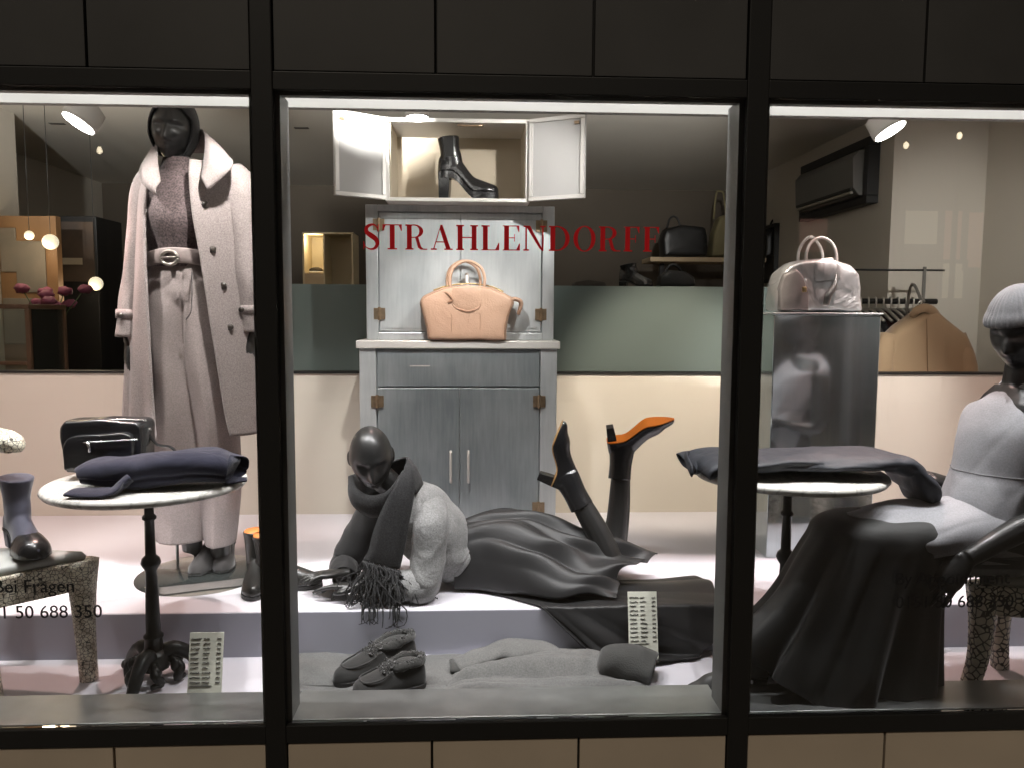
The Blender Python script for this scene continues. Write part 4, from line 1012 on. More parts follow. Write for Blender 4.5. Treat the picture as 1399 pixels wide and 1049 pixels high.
# skirt, draped by the small solver: an upper layer gathered over the legs, a lower layer spreading over the step
def edge_rest(P): return np.linalg.norm(np.diff(P, axis=0), axis=2), np.linalg.norm(np.diff(P, axis=1), axis=2)
xw = at(622, 760, .78)[0]
cols = [c_capsule(hipc+(-.03, 0, -.0), hipc+(.04, 0, -.01), .116, .116), c_capsule(hipc+(0, -.06, -.02), knN+(.01, 0, 0), .10, .064), c_capsule(hipc+(0, .08, -.02), knF+(.01, 0, 0), .10, .064), c_step()]
def fold(a): return abs(math.sin(a/2))                   # round ridges, sharp valleys
HO = np.array([.02, .66]); hem = spline([(.83, .74), (.87, .60), (.86, .45), (.79, .345), (.66, .275), (.50, .285), (.40, .33)], 90)
G = np.zeros((90, 60, 3))
for i in range(90):
    u = i/89
    for j in range(60):
        v = j/59; q = HO+(hem[i]-HO)*(.10+.90*v)*(1+.014*math.sin(u*23))
        f = fold(u*19+.5*math.sin(v*4)+1)*.62+fold(u*41-v*2)*.28+.10*math.sin(v*14+u*9)
        am = .040*v**1.2+.004; d = YS-q[1]
        if d <= 0:
            x, y, z = q[0], q[1], F2+.006+am*f*min(1, .25-d*2.2)
        elif d < .150: x, y, z = q[0], YS-.010-.16*d-am*f*min(1, d*9)*1.1, F2+.008+am*f*.25*max(0, 1-d*20)-d
        else: x, y, z = q[0], YS-.034-(d-.15)*.9-am*f*1.0, F1+.008+am*.35*f*min(1, (d-.15)*20)
        G[i, j] = (x, y, max(z, (F2 if y > YS-.006 else F1)+.005))
obj('skirt_underlayer', grid_vf(G), M_skirt, ML, sub=1, solid=.003)
nu, nv = 120, 90; G = np.zeros((nu, nv, 3))
prof = spline([(0, .208, .138, .140), (.12, .245, .150, .165), (.35, .250, .205, .205), (.6, .215, .250, .235), (.8, .165, .270, .255), (.93, .120, .275, .265), (1.0, .085, .275, .27)], nv)
for j in range(nv):
    v, H, wf, wb = prof[j]; v = j/(nv-1)
    for i in range(nu):
        t = -1+2*i/(nu-1)                                       # +1 towards the window
        wd = wf if t > 0 else wb; y = .785-t*wd
        base = H*max(0, 1-abs(t)**2.4)**.75
        ph = t*15+.9*math.sin(v*3+t)+2.0
        am = (.006+.040*v)*(.55+.45*math.sin(v*PI))*(1 if t > -.2 else .7)
        z = base+am*(fold(ph)*.8+.45*fold(t*29-v*3+1)-.45)+.010*math.sin(v*17+t*7)*v
        z -= .030*math.exp(-((t-.15-.5*v)/.07)**2)*v*(1-v)*3                 # one long pulled crease
        x = xw+(.70+.06*math.sin(t*5+1)-.10*max(0, t)**2-.05*max(0, -t))*v+.012*math.sin(t*17)*v
        y += .014*math.sin(v*13+t*9)*v
        G[i, j] = (x, max(y, YS+.012), F2+.012+max(z, .002+.012*v*fold(ph)))
obj('skirt', grid_vf(G), M_skirt, ML, sub=1, solid=.003)
obj('waistband', tube([(xw+.004, .775+.124*math.cos(a), F2+.112+.102*math.sin(a)) for a in np.linspace(0, 2*PI, 40)], [(.016, .004)]*40, 8, side=(1, 0, 0)), M_skirt, ML)

# ================================================================== 3. seated mannequin
M_top = mat('pale grey jersey', (.26, .26, .275), .85, sheen=.1, speck=.12, sscale=220, bump=.15, bscale=500, fold=.10, fscale=5)
M_skirt2 = mat('charcoal crepe skirt', (.026, .0265, .026), .72, sheen=.18, bump=.2, bscale=450, var=.08, vscale=5)
M_beanie2 = mat('grey ribbed knit', (.12, .12, .125), .9, sheen=.15, speck=.2, sscale=300, bump=.5, bscale=250)
MS = thing('mannequin', 'seated black mannequin in grey ribbed beanie, pale grey top and long charcoal skirt', 'mannequin', (1.55, .17, F1), 'mannequins')
SH = at(1394, 456, .20)
hp, HM3 = head(SH, (-.80, -.56, -.22), (-.12, 0, 1), h=.225)
body = list(hp)
HIP = np.array([1.62, .18, ZSR+.085]); 
body.append(tube([SH+HM3@np.array([0, -.025, -.07]), at(1393, 520, .20), at(1398, 545, .20)], [.05, .047, .06], 14, res=8))
body.append(tube([at(1400, 532, .20), at(1392, 560, .20), at(1378, 610, .19), at(1376, 660, .18), HIP], [(.10, .07), (.155, .09), (.125, .095), (.12, .085), (.16, .10)], 20, side=(0, 1, 0), res=14))
shN3, elN3, wrN3 = at(1432, 566, .06), np.array([1.70, .005, 1.03]), at(1322, 762, .012)
body.append(tube([shN3, elN3, elN3*.5+wrN3*.5+(0, 0, .004), wrN3], [.05, .042, .037, .026], 14, res=16))
body += hand(wrN3, at(1264, 822, .020)-wrN3, (.40, .75, -.15), -1, .195, (.16, .10, .10, .16), spread=.14, thumb=.5)
shF3, elF3, wrF3 = at(1372, 560, .33), at(1345, 655, .37), at(1302, 660, .34)
body.append(tube([shF3, elF3, wrF3], [.048, .04, .025], 12, res=10))
body += hand(wrF3, at(1262, 648, .33)-wrF3, (0, .2, -.8), 1, .17, (.25, .28, .3, .34), thumb=.4)
knA, knB = np.array([1.09, .105, .862]), np.array([1.12, .215, .868])
anA, anB = np.array([.82, .15, .52]), np.array([1.02, .26, .50])
for k, a in ((knA, anA), (knB, anB)):
    h = HIP+(0, (k[1]-.17)*.9, 0)
    body.append(tube([h, (h+k)/2, k+(.02, 0, 0)], [.085, .068, .055], 14, res=10)); body.append(tube([k, (k*.6+a*.4), a], [.055, .052, .036], 14, res=12))
fuse('body', body, M_black, MS, .0042, 3)
beanie(SH+HM3@np.array([0, 0, .012]), HM3, M_beanie2, MS, .20, .022, r=(.092, .114, .135))
# boots
M_bgrey = mat('charcoal stretch leather', (.045, .045, .043), .5, sheen=.1, fold=.1)
for an, tx, ty in ((anA, *fl(936, 946, F1)[:2]), (anB, anB[0]-.20, .31)):
    toe = np.array([tx, ty, F1+.0005]); d = np.array([toe[0]-an[0], toe[1]-an[1], 0]); d = nrm(d)
    boot_parts(MS, boot_frame(d, (0, 0, 1)), toe-d*.245, L=.245, hh=.065, plat=.004, shaft=.14, toe='point', leather=M_bgrey, sole=M_rubber, topr=(.05, .046), lean=.03)
obj('boot_shaft', tube([anA+(-.035, 0, .04), anA*.8+knA*.2, anA*.62+knA*.38], [.052, .054, .055], 18, res=10), M_bgrey, MS)
# long skirt: over the lap, round the knees, hanging to the floor with deep folds
n = 180; th = np.linspace(0, 2*PI, n, endpoint=False)      # th = 0 points to the knees (-x), pi/2 to the window (-y)
lev = [(.968, 1.24, .06, .04, 0), (.966, 1.23, .14, .09, 0), (.957, 1.225, .170, .125, .0), (.935, 1.222, .195, .143, .006), (.90, 1.218, .205, .148, .016), (.85, 1.202, .218, .148, .028), (.77, 1.175, .232, .150, .045), (.68, 1.148, .250, .154, .062), (.59, 1.122, .270, .160, .080), (.50, 1.098, .288, .168, .098), (.44, 1.085, .298, .172, .11), (.405, 1.082, .304, .175, .118)]
Bs = spline(np.array(lev), 64); rings = []
for i, (z, cx, rx, ry, am) in enumerate(Bs):
    g = i/63; am = max(am, 0)
    f1 = np.sin(9*th+.6+g*.7); f2 = np.sin(15*th+2.1-g*.5); f3 = np.sin(5*th+1.0)
    k = 1+am*1.25*((np.abs(np.sin(4.5*th+.3+g*.35))*2-1.1)*.9+.4*f2+.5*f3)
    x = cx-np.cos(th)*rx*k; y = .150-np.sign(np.sin(th))*np.abs(np.sin(th))**.85*ry*(1+(k-1)*.9)
    zz = np.full(n, z)
    lift = np.clip((1.06-x)/.26, 0, 1)*np.clip((.74-zz)/.34, 0, 1); zz = zz+lift*.15     # hem rides up over the stretched leg
    zz = np.maximum(zz, F1+.005); y = np.clip(y, -.036, .318)
    rings.append(np.stack([x, y, zz], 1))
SK = obj('skirt', loft(rings, True, True, False), M_skirt2, MS, solid=.003, sub=1)
obj('hip_drape', tube([(1.68, .17, .90), (1.52, .17, .905), (1.36, .165, .90)], [(.155, .105), (.150, .088), (.130, .060)], 40, side=(0, 1, 0), res=14), M_skirt2, MS)
# pale top: bodice turned to the left, and the peplum that lies over the lap
fc = nrm((-.9, -.42, 0)); sdv = np.array([fc[1], -fc[0], 0])
tp = [(at(1406, 522, .20), .074, .062, 0.), (at(1405, 529, .20), .10, .075, 0.), (at(1402, 540, .20), .145, .098, .0), (at(1397, 556, .20), .160, .120, .02), (at(1387, 584, .195), .156, .134, .05), (at(1376, 612, .19), .146, .130, .03), (at(1364, 642, .185), .134, .120, .0), (at(1358, 660, .18), .134, .122, .0), (at(1352, 690, .18), .142, .140, .0), (HIP+(-.05, 0, -.02), .150, .160, .0)]
Bt_ = spline(np.array([np.r_[p, a, b, c] for p, a, b, c in tp]), 46); rings = []
th = np.linspace(0, 2*PI, 110, endpoint=False)
for i, q in enumerate(Bt_):
    g = i/45; dip = .045*max(0, 1-abs(g-.2)/.2)
    k = 1+.03*np.sin(4*th+g*9)*g-.02*(1-np.abs(np.sin(1.5*th+g*4+1)))**4*min(1, g*2)-.02*(1-np.abs(np.sin(2.5*th-g*5)))**4*min(1, g*1.6)*np.sin(g*PI)+.02*np.sin(9*th+g*14)*g
    bust = 1+q[5]*np.exp(-(th/.75)**2)+q[5]*np.exp(-((th-2*PI)/.75)**2)
    p = q[:3]+np.outer(np.cos(th)*q[4]*k*bust, fc)+np.outer(np.sin(th)*q[3]*k, sdv); p[:, 2] -= dip*np.abs(np.sin(th))**2
    p[:, 1] = np.maximum(p[:, 1], .045); rings.append(p)
TP = obj('top', loft(rings), M_top, MS, solid=.004, sub=1)
wl = rings[int(45*.68)]
obj('waist_seam', tube(np.vstack([wl, wl[:1]])*1.0, .0035, 6), mat('grey seam', (.16, .16, .165), .9), TP)
rings = []
for i in range(34):
    g = i/33; x = 1.60-.42*g; row = []
    for j in range(80):
        a = -1.75+3.5*j/79
        ry = .140+.016*g; rz = .135-.050*g
        k = 1+.06*math.sin(a*6+g*3)*g-.05*(1-abs(math.sin(a*4+g*2)))**3*g
        row.append((x-.05*math.cos(a*1.3)*g+.015*math.sin(a*8)*g, max(.012, .165+math.sin(a)*ry*k), .895+math.cos(a)*rz*k+.012*math.sin(g*11+a*2)*g))
    rings.append(np.array(row))
obj('peplum', loft(rings, False), M_top, TP, solid=.004, sub=1)
# ================================================================== goods on display
def puff(out, y0, depth, n=11, soft=.10, pw=2.6, seam=None):
    """outline of (x, z) points blown up between y0-depth/2 and y0+depth/2, edges rounded"""
    o = np.asarray(out, float); c = o.mean(0); rings = []
    for t in np.sin(np.linspace(-PI/2, PI/2, n)):
        s = 1-soft+soft*max(0., 1-abs(t)**pw)**(1/pw)
        q = c+(o-c)*s; rings.append(np.stack([q[:, 0], np.full(len(q), y0+t*depth/2), q[:, 1]], 1))
    return loft(rings, True, True, True)
def pxo(pts, y, n=60, close=True):
    """closed smooth outline through picture points lying in the plane y"""
    P = np.array([[*at(a, b, y)[[0, 2]]] for a, b in pts]); P = np.vstack([P, P[:1]]) if close else P
    k = len(P)-1; d = np.r_[0, np.cumsum(np.linalg.norm(np.diff(P, axis=0), axis=1))]; u = np.linspace(0, d[-1], n, endpoint=False)
    return np.stack([np.interp(u, d, P[:, 0]), np.interp(u, d, P[:, 1])], 1)
M_tan = mat('tan grained leather', (.52, .335, .235), .48, var=.10, vscale=7, bump=.55, bscale=150, fold=.18, fscale=9)
M_tand = mat('dark tan edge', (.33, .19, .12), .5)
M_gold = mat('brass fittings', (.62, .47, .25), .3, 1.)
M_silver = mat('crinkled silver leather', (.60, .61, .625), .33, .8, color2=(.84, .85, .865), vscale=9, bump=.2, bscale=20, fold=.75, fscale=5.5)
M_silverd = mat('dark silver suede', (.22, .205, .205), .5, .3, var=.15, vscale=20, bump=.4, bscale=30)  # plain darker silver for the side gusset

# -------- tan handbag on the cabinet shelf
y0 = YC+.04
zf = zsh+.001
HB = thing('handbag', 'tan leather handbag with two round handles on the cabinet shelf', 'handbag', (at(640, 466, y0)[0], y0, zf))
def floorz(o, z): o = o.copy(); o[:, 1] = np.maximum(o[:, 1], z); return o
body_o = floorz(pxo([(585, 466), (583, 450), (578, 430), (574, 413), (578, 405), (592, 398), (606, 393), (640, 390), (672, 393), (690, 402), (702, 408), (703, 414), (696, 432), (692, 450), (692, 466), (640, 467)], y0, 90), zf)
v, f = puff(body_o, y0, .15, 13, .14)
x = obj('bag_body', (wob(v, .004, 9), f), M_tan, HB, sub=1)
fo = pxo([(618, 394), (640, 391), (657, 394), (658, 412), (654, 420), (640, 425), (622, 421), (616, 412)], y0, 40)
v, f = puff(fo, y0-.062, .026, 7, .12); obj('flap', (v, f), M_tan, HB)
obj('flap_edge', tube([at(617, 413, y0-.070), at(622, 421, y0-.074), at(640, 426, y0-.078), at(654, 421, y0-.074), at(658, 412, y0-.070)], .003, 8, res=20), M_tand, HB)
for a, b, yy in ((616, 661, -.045), (612, 655, .045)):
    obj('handle', tube([at(a, 398, y0+yy), at(a-1, 380, y0+yy), at(a+5, 365, y0+yy*.8), at((a+b)/2, 357, y0+yy*.7), at(b-5, 365, y0+yy*.8), at(b+1, 380, y0+yy), at(b, 398, y0+yy)], .0068, 12, res=36), M_tan, HB)
for a in (616, 661): obj('handle_ring', tube([at(a, 400, y0-.066)+np.array([.012*math.cos(q), 0, .012*math.sin(q)]) for q in np.linspace(0, 2*PI, 16)], .003, 6), M_gold, HB)
obj('side_wing', tube([at(690, 412, y0), at(703, 409, y0-.01), at(712, 414, y0-.01), at(708, 430, y0)], [(.03, .012), (.035, .010), (.028, .010), (.012, .008)], 14, side=(0, 1, 0), res=14), M_tan, HB)
obj('tassel_cord', tube([at(604, 399, y0-.06), at(612, 402, y0-.075), at(618, 410, y0-.078), at(612, 414, y0-.075)], .0055, 8, res=20), M_tand, HB)
cb_ = body_o.mean(0)
for sgn in (-1, 1):
    q_ = cb_+(body_o-cb_)*.93; obj('piping', tube(np.vstack([np.c_[q_[:, 0], np.full(len(q_), y0+sgn*.066), q_[:, 1]], [[q_[0, 0], y0+sgn*.066, q_[0, 1]]]]), .0030, 8), M_tand, HB)
obj('zip_line', tube([at(592, 397, y0-.012), at(612, 391, y0-.012), at(640, 388, y0-.012), at(668, 391, y0-.012), at(688, 399, y0-.012)], .0035, 8, res=24), M_gold, HB)
for xx in (617, 656): obj('stitched_seam', tube([at(xx, 428, y0-.0755), at(xx, 445, y0-.0765), at(xx, 464, y0-.070)], .0012, 6, res=10), M_tand, HB)

# -------- platform boot inside the opened compartment
PB = thing('platform_boot', 'black leather platform boot with block heel inside the opened compartment', 'boot', (at(640, 278, YT+.10)[0], YT+.10, ZBOOT))
h0, t0 = at(599, 276, YT+.10), at(681, 276, YT+.08); d = np.array([t0[0]-h0[0], -.04, 0]); L = np.linalg.norm(d)
boot_parts(PB, boot_frame(d, (0, 0, 1)), (h0[0], YT+.11, ZBOOT+.0005), L=L, hh=.095, plat=.030, shaft=.155, toe='round', heell=.052, heelw=.032, lean=-.004, topr=(.050, .046), elastic=M_rubber, sole=M_bleather)

# -------- silver handbag on the plinth
y0 = YQ+.13; zf = zq+.001
SB = thing('handbag', 'crumpled silver handbag with thin round handles on the zinc plinth', 'handbag', (at(1108, 425, y0)[0], y0, zf))
o = floorz(pxo([(1056, 426), (1053, 410), (1054, 390), (1060, 372), (1072, 362), (1090, 357), (1110, 355), (1135, 357), (1152, 364), (1163, 376), (1168, 395), (1168, 426), (1110, 427)], y0, 90), zf)
v, f = puff(o, y0, .17, 15, .15); obj('bag_body', (wob(v, .010, 11, 3), f), M_silver, SB, sub=1)
o = floorz(pxo([(1055, 425), (1054, 395), (1060, 376), (1076, 368), (1086, 378), (1093, 400), (1092, 425)], y0, 40), zf+.002); v, f = puff(o, y0-.075, .04, 9, .16); obj('side_gusset', (wob(v, .006, 14, 1), f), M_silverd, SB)
o = pxo([(1102, 360), (1130, 358), (1136, 372), (1136, 384), (1102, 386)], y0, 30); v, f = puff(o, y0-.078, .028, 7, .1); obj('flap', (v, f), M_silver, SB)
o = pxo([(1103, 356), (1129, 354), (1131, 359), (1103, 361)], y0, 30); v, f = puff(o, y0-.02, .10, 7, .1); obj('top_plate', (v, f), M_zinc, SB)
for a, b, yy, tp_ in ((1101, 1143, -.05, 325), (1090, 1124, .05, 324)):
    obj('handle', tube([at(a, 366, y0+yy), at(a+1, 345, y0+yy), at(a+8, 331, y0+yy*.8), at((a+b)/2, tp_, y0+yy*.7), at(b-8, 331, y0+yy*.8), at(b-1, 345, y0+yy), at(b, 366, y0+yy)], .0065, 12, res=36), mat('pale silver leather', (.62, .60, .58), .35, .5), SB)
    for q in (a, b): obj('handle_strap', tube([at(q, 362, y0+yy), at(q, 380, y0+yy*1.55), at(q-1, 397, y0+yy*1.9)], [(.007, .003)]*3, 8, side=(1, 0, 0)), M_silver, SB)
obj('tassel', tube([at(1143, 372, y0-.085), at(1140, 390, y0-.100), at(1132, 404, y0-.103), at(1128, 418, y0-.10)], [.004, .010, .016, .012], 10, res=16), mat('dark silver leather', (.25, .25, .25), .3, .8, bump=.4), SB)
obj('padlock', box(at(1099, 396, y0-.105), (.018, .010, .022)), M_gold, SB, smooth=False, bevel=.003)

# -------- black camera bag on the left table
y0 = TLY+.07; zf = TLZ+.001
CB = thing('camera_bag', 'small black leather crossbody bag with zipped front pocket on the marble table', 'bag', (at(150, 640, y0)[0], y0, zf))
o = floorz(pxo([(100, 643), (97, 620), (92, 594), (92, 580), (98, 572), (150, 570), (198, 571), (204, 578), (205, 600), (204, 643), (150, 645)], y0, 80), zf)
v, f = puff(o, y0, .12, 13, .10); obj('bag_body', (wob(v, .006, 10), f), M_bleather, CB, sub=1)
o = floorz(pxo([(104, 636), (103, 605), (108, 593), (120, 589), (185, 585), (195, 590), (197, 604), (197, 636)], y0, 70), zf+.006)
v, f = puff(o, y0-.062, .05, 9, .08); PK = obj('front_pocket', (wob(v, .004, 12), f), M_bleather, CB, sub=1)
M_steel = mat('polished steel', (.75, .75, .75), .18, 1.)
obj('zip_line', tube([at(114, 604, y0-.090), at(150, 602, y0-.092), at(188, 600, y0-.090)], .0022, 8, res=14), M_steel, PK)
obj('zip_pull', tube([at(119, 603, y0-.093), at(122, 610, y0-.096), at(123, 617, y0-.095)], [.006, .004, .006], 8), M_steel, PK)
obj('top_zip', tube([at(98, 578, y0-.03), at(150, 573, y0-.04), at(200, 574, y0-.03)], .003, 8, res=14), M_steel, CB)
for xx in (94, 203): obj('strap_ring', tube([at(xx, 590, y0)+np.array([.004*math.cos(q), .011*math.sin(q), .013*math.cos(q)]) for q in np.linspace(0, 2*PI, 16)], .0028, 6), M_steel, CB)
obj('strap', tube([at(203, 590, y0), at(214, 606, y0+.02), at(232, 610, y0+.05), at(240, 618, y0+.06), at(238, 632, y0+.05)], [(.010, .003)]*5, 8, side=(0, 1, 0), res=26), M_bleather, CB)

# -------- navy sweater, rolled on the left table
M_navy = mat('navy cashmere', (.012, .0125, .028), .92, sheen=.25, speck=.2, sscale=350, bump=.3, bscale=400, fold=.25, fscale=9)
ys = TLY-.10; zf = TLZ+.001
NS = thing('navy_sweater', 'rolled navy blue knitted sweater with loose sleeve on the marble table', 'sweater', (at(220, 660, ys)[0], ys, zf))
pts = [at(117, 646, ys), at(119, 645, ys), at(128, 643, ys+.0), at(180, 643, ys-.005), at(230, 639, ys+.0), at(285, 634, ys+.02), at(312, 637, ys+.035), at(317, 638, ys+.035), at(319, 639, ys+.035)]
rr = [(.03, .012), (.058, .028), (.068, .036), (.078, .046), (.082, .052), (.080, .048), (.075, .040), (.066, .033), (.03, .012)]
def bundle(a, s_):
    se = (abs(math.cos(a))**3+abs(math.sin(a))**3)**(-1/3)
    g1 = math.exp(-((math.atan2(math.sin(a-3.45), math.cos(a-3.45)))/.10)**2); g2 = math.exp(-((math.atan2(math.sin(a+.35), math.cos(a+.35)))/.10)**2)
    return se*(1-.11*g1-.11*g2+.035*math.sin(2*a+s_*5)+.03*(fold(s_*34+2*math.sin(a*2))-.6)*math.sin(s_*PI)+.02*math.sin(3*a-s_*12))
v, f = tube(pts, rr, 64, side=(0, 1, 0), res=80, shape=bundle)
v = wob(v, .005, 16); v[:, 2] = np.maximum(v[:, 2], zf); obj('rolled_body', (v, f), M_navy, NS, sub=1)
pts = [at(178, 652, ys-.075), at(165, 660, ys-.09), at(150, 668, ys-.115), at(125, 674, ys-.120), at(100, 671, ys-.115)]
for p in pts: p[2] = zf+.010
pts[0][2] += .03; pts[1][2] += .012
v, f = tube(pts, [(.034, .014), (.040, .013), (.046, .011), (.048, .010), (.046, .009)], 24, side=(0, 1, 0), res=30, shape=lambda a, s: 1+.06*math.sin(3*a+s*9)); v[:, 2] = np.maximum(v[:, 2], zf+.0005)
obj('sleeve', (wob(v, .002, 25), f), M_navy, NS)
pts = [at(305, 648, ys+.03), at(322, 648, ys+.05), at(337, 645, ys+.06)]
for p in pts: p[2] = zf+.008
obj('cuff', tube(pts, [(.035, .009), (.03, .008), (.026, .005)], 16, side=(0, 1, 0), res=12), mat('navy rib', (.012, .012, .022), .95, bump=.5, bscale=200), NS)

# -------- jeans over the right table (draped)
M_jean = mat('dark indigo denim', (.010, .0115, .017), .62, color2=(.018, .021, .028), vscale=14, speck=.35, sscale=500, bump=.3, bscale=500, fold=.25, fscale=10)
JT = thing('folded_jeans', 'dark indigo jeans folded across the marble table beside the plinth', 'jeans', (TRX, TRY-.02, TRZ))
def jean_leg(pts, rr, seed, name):
    def sh_(a, s_):
        se = (abs(math.cos(a))**3.2+abs(math.sin(a))**3.2)**(-1/3.2)
        return se*(1+.06*math.sin(2*a+s_*9+seed)+.16*(fold(s_*31+2.2*math.sin(a+seed)+seed)-.6)*abs(math.sin(a))+.05*math.sin(s_*21+3*a))
    v, f = tube(pts, rr, 56, side=(0, 1, 0), res=90, caps=False, shape=sh_)
    v = wob(v, .006, 13, seed); r_ = np.hypot(v[:, 0]-TRX, v[:, 1]-TRY); on = r_ < TRR+.004; v[on, 2] = np.maximum(v[on, 2], TRZ+.0045)
    return obj(name, (v, f), M_jean, JT, solid=.0035)
A3 = lambda px, py, yy: at(px, py, yy)
zt3 = TRZ
def P3(px, yy, dz): p = at(px, 620, yy); p[2] = zt3+dz; return p
jean_leg([P3(938, TRY+.04, .012), P3(965, TRY+.04, .030), P3(1050, TRY+.05, .026), P3(1130, TRY+.05, .030), P3(1200, TRY+.04, .030), P3(1232, TRY+.02, .012), P3(1252, TRY+.0, -.05)], [(.115, .016), (.125, .020), (.12, .018), (.115, .018), (.105, .020), (.095, .022), (.09, .020)], .4, 'trouser_leg')
jean_leg([P3(960, TRY-.10, .010), P3(975, TRY-.10, .038), P3(1040, TRY-.09, .046), P3(1120, TRY-.09, .052), P3(1190, TRY-.09, .050), P3(1228, TRY-.09, .030), P3(1250, TRY-.10, -.015), P3(1262, TRY-.10, -.065)], [(.09, .014), (.10, .020), (.115, .020), (.115, .021), (.11, .024), (.10, .028), (.09, .030), (.085, .026)], 1.9, 'trouser_leg')
obj('waistband', tube([P3(946, TRY-.13, .020), P3(940, TRY-.05, .034), P3(938, TRY+.05, .034), P3(944, TRY+.13, .020)], [(.018, .006)]*4, 12, side=(0, 0, 1), res=20), M_jean, JT)
# -------- price lists
M_card = mat('cream card', (.86, .86, .73), .7, var=.03)
M_ink = mat('black ink', (.03, .03, .03), .8)
def price_list(cxp, top, bot, wpx, y, z0, label, rows):
    a, b = at(cxp-wpx/2, bot, y), at(cxp+wpx/2, bot, y); h = at(cxp, top, y)[2]-z0; wd = b[0]-a[0]
    t = thing('price_list', label, 'card', ((a[0]+b[0])/2, y, z0), 'handwritten price lists')
    lean = .24*h
    F = lambda u, v_, k=0.: np.array([a[0]+wd*u, y+lean*v_-k, z0+.001+h*v_])
    out = [F(0, 0), F(.28, 0)]+[F(.48+.20*math.cos(q), .115*math.sin(q)) for q in np.linspace(PI, 0, 12)]+[F(.70, 0), F(1, 0), F(1, 1), F(0, 1)]
    obj('card', prism(out, (0, 0, 0), (0, .002, 0)), M_card, t, smooth=False)
    st = []
    rnd = random.Random(int(cxp))
    for r in range(rows):
        v0 = .95-.66*(r+.5)/rows
        for (u0, u1) in ((.06, .06+rnd.uniform(.22, .30)), (.42, .42+rnd.uniform(.12, .24)), (.82, .94)):
            n = int((u1-u0)*55); P = [F(u0+(u1-u0)*k/n, v0+rnd.uniform(-.009, .009), .0012) for k in range(n+1)]
            st.append(tube(P, .0012, 4, caps=False))
    st.append(tube([F(.06, .275, .0012), F(.70, .28, .0012)], .001, 4))
    obj('handwriting', join(*st), M_ink, t)
    obj('easel_strut', prism([F(.3, .62), F(.7, .62), (a[0]+wd*.7, y+.07, z0+.001), (a[0]+wd*.3, y+.07, z0+.001)], (0, .003, 0), (0, .0045, 0)), M_card, t, smooth=False)
    return t
price_list(278, 873, 966, 47, fl(278, 965, F1)[1], F1, 'handwritten cream price list card leaning before the cast iron table foot', 10)
price_list(880, 816, 904, 40, fl(880, 905, F1)[1]-.01, F1, 'handwritten cream price list card standing in front of the spread black skirt', 11)

# -------- chelsea boots half hidden by the mullion
M_chelsea = mat('black smooth leather', (.016, .016, .015), .32, spec=.5, coat=.15)
M_orlin = mat('orange boot lining', (.62, .20, .05), .6)
ga, gb = fl(352, 806, F2), fl(430, 804, F2)
for (c, dx, lab) in (((ga[0]-.035, ga[1]+.03), (.20, -1, 0), 'flat black ankle boot with orange lining standing behind the window post'), ((gb[0]-.225, gb[1]+.02), (1, .0, 0), 'flat black ankle boot pointing its round toe towards the lying mannequin')):
    t = thing('ankle_boot', lab, 'boot', (c[0], c[1], F2), 'black ankle boots by the window post')
    boot_parts(t, boot_frame(dx, (0, 0, 1)), (c[0], c[1]+(.10 if dx[0] < .5 else 0), F2+.0005), L=.25, hh=.022, plat=.012, shaft=.165, toe='round', leather=M_chelsea, lining=M_orlin, heell=.06)

# -------- blue ankle boot on the left chair
M_blue = mat('blue grey suede', (.055, .055, .08), .8, sheen=.35, var=.2, vscale=30, bump=.3, bscale=300)
tp_ = fl(54, 766, ZSL+.004); 
t = thing('ankle_boot', 'blue grey suede ankle boot with shiny black toe standing on the chair seat', 'boot', (tp_[0]-.12, tp_[1]+.02, ZSL+.004))
d_ = nrm((.70, -.71, 0)); og = tp_-d_*.25
boot_parts(t, boot_frame(d_, (0, 0, 1)), (og[0], og[1], ZSL+.0045), L=.25, hh=.055, plat=.006, shaft=.165, toe='round', leather=M_blue, lean=.012, topr=(.058, .05))
rings = []
for k in range(8):
    q = k/7; x = .152+.104*q; w_ = .0455*(1-q**4)+.005; h_ = .060*(1-.42*q**1.2)*(1-q**8)+.004
    a = np.linspace(0, PI, 18); rings.append(np.stack([np.full(18, x), np.cos(a)*w_, .007+np.sin(a)**.8*h_], 1))
obj('toe_cap', place(loft(rings, False), boot_frame(d_, (0, 0, 1)), (og[0], og[1], ZSL+.0045)), M_bleather, t, solid=.002)

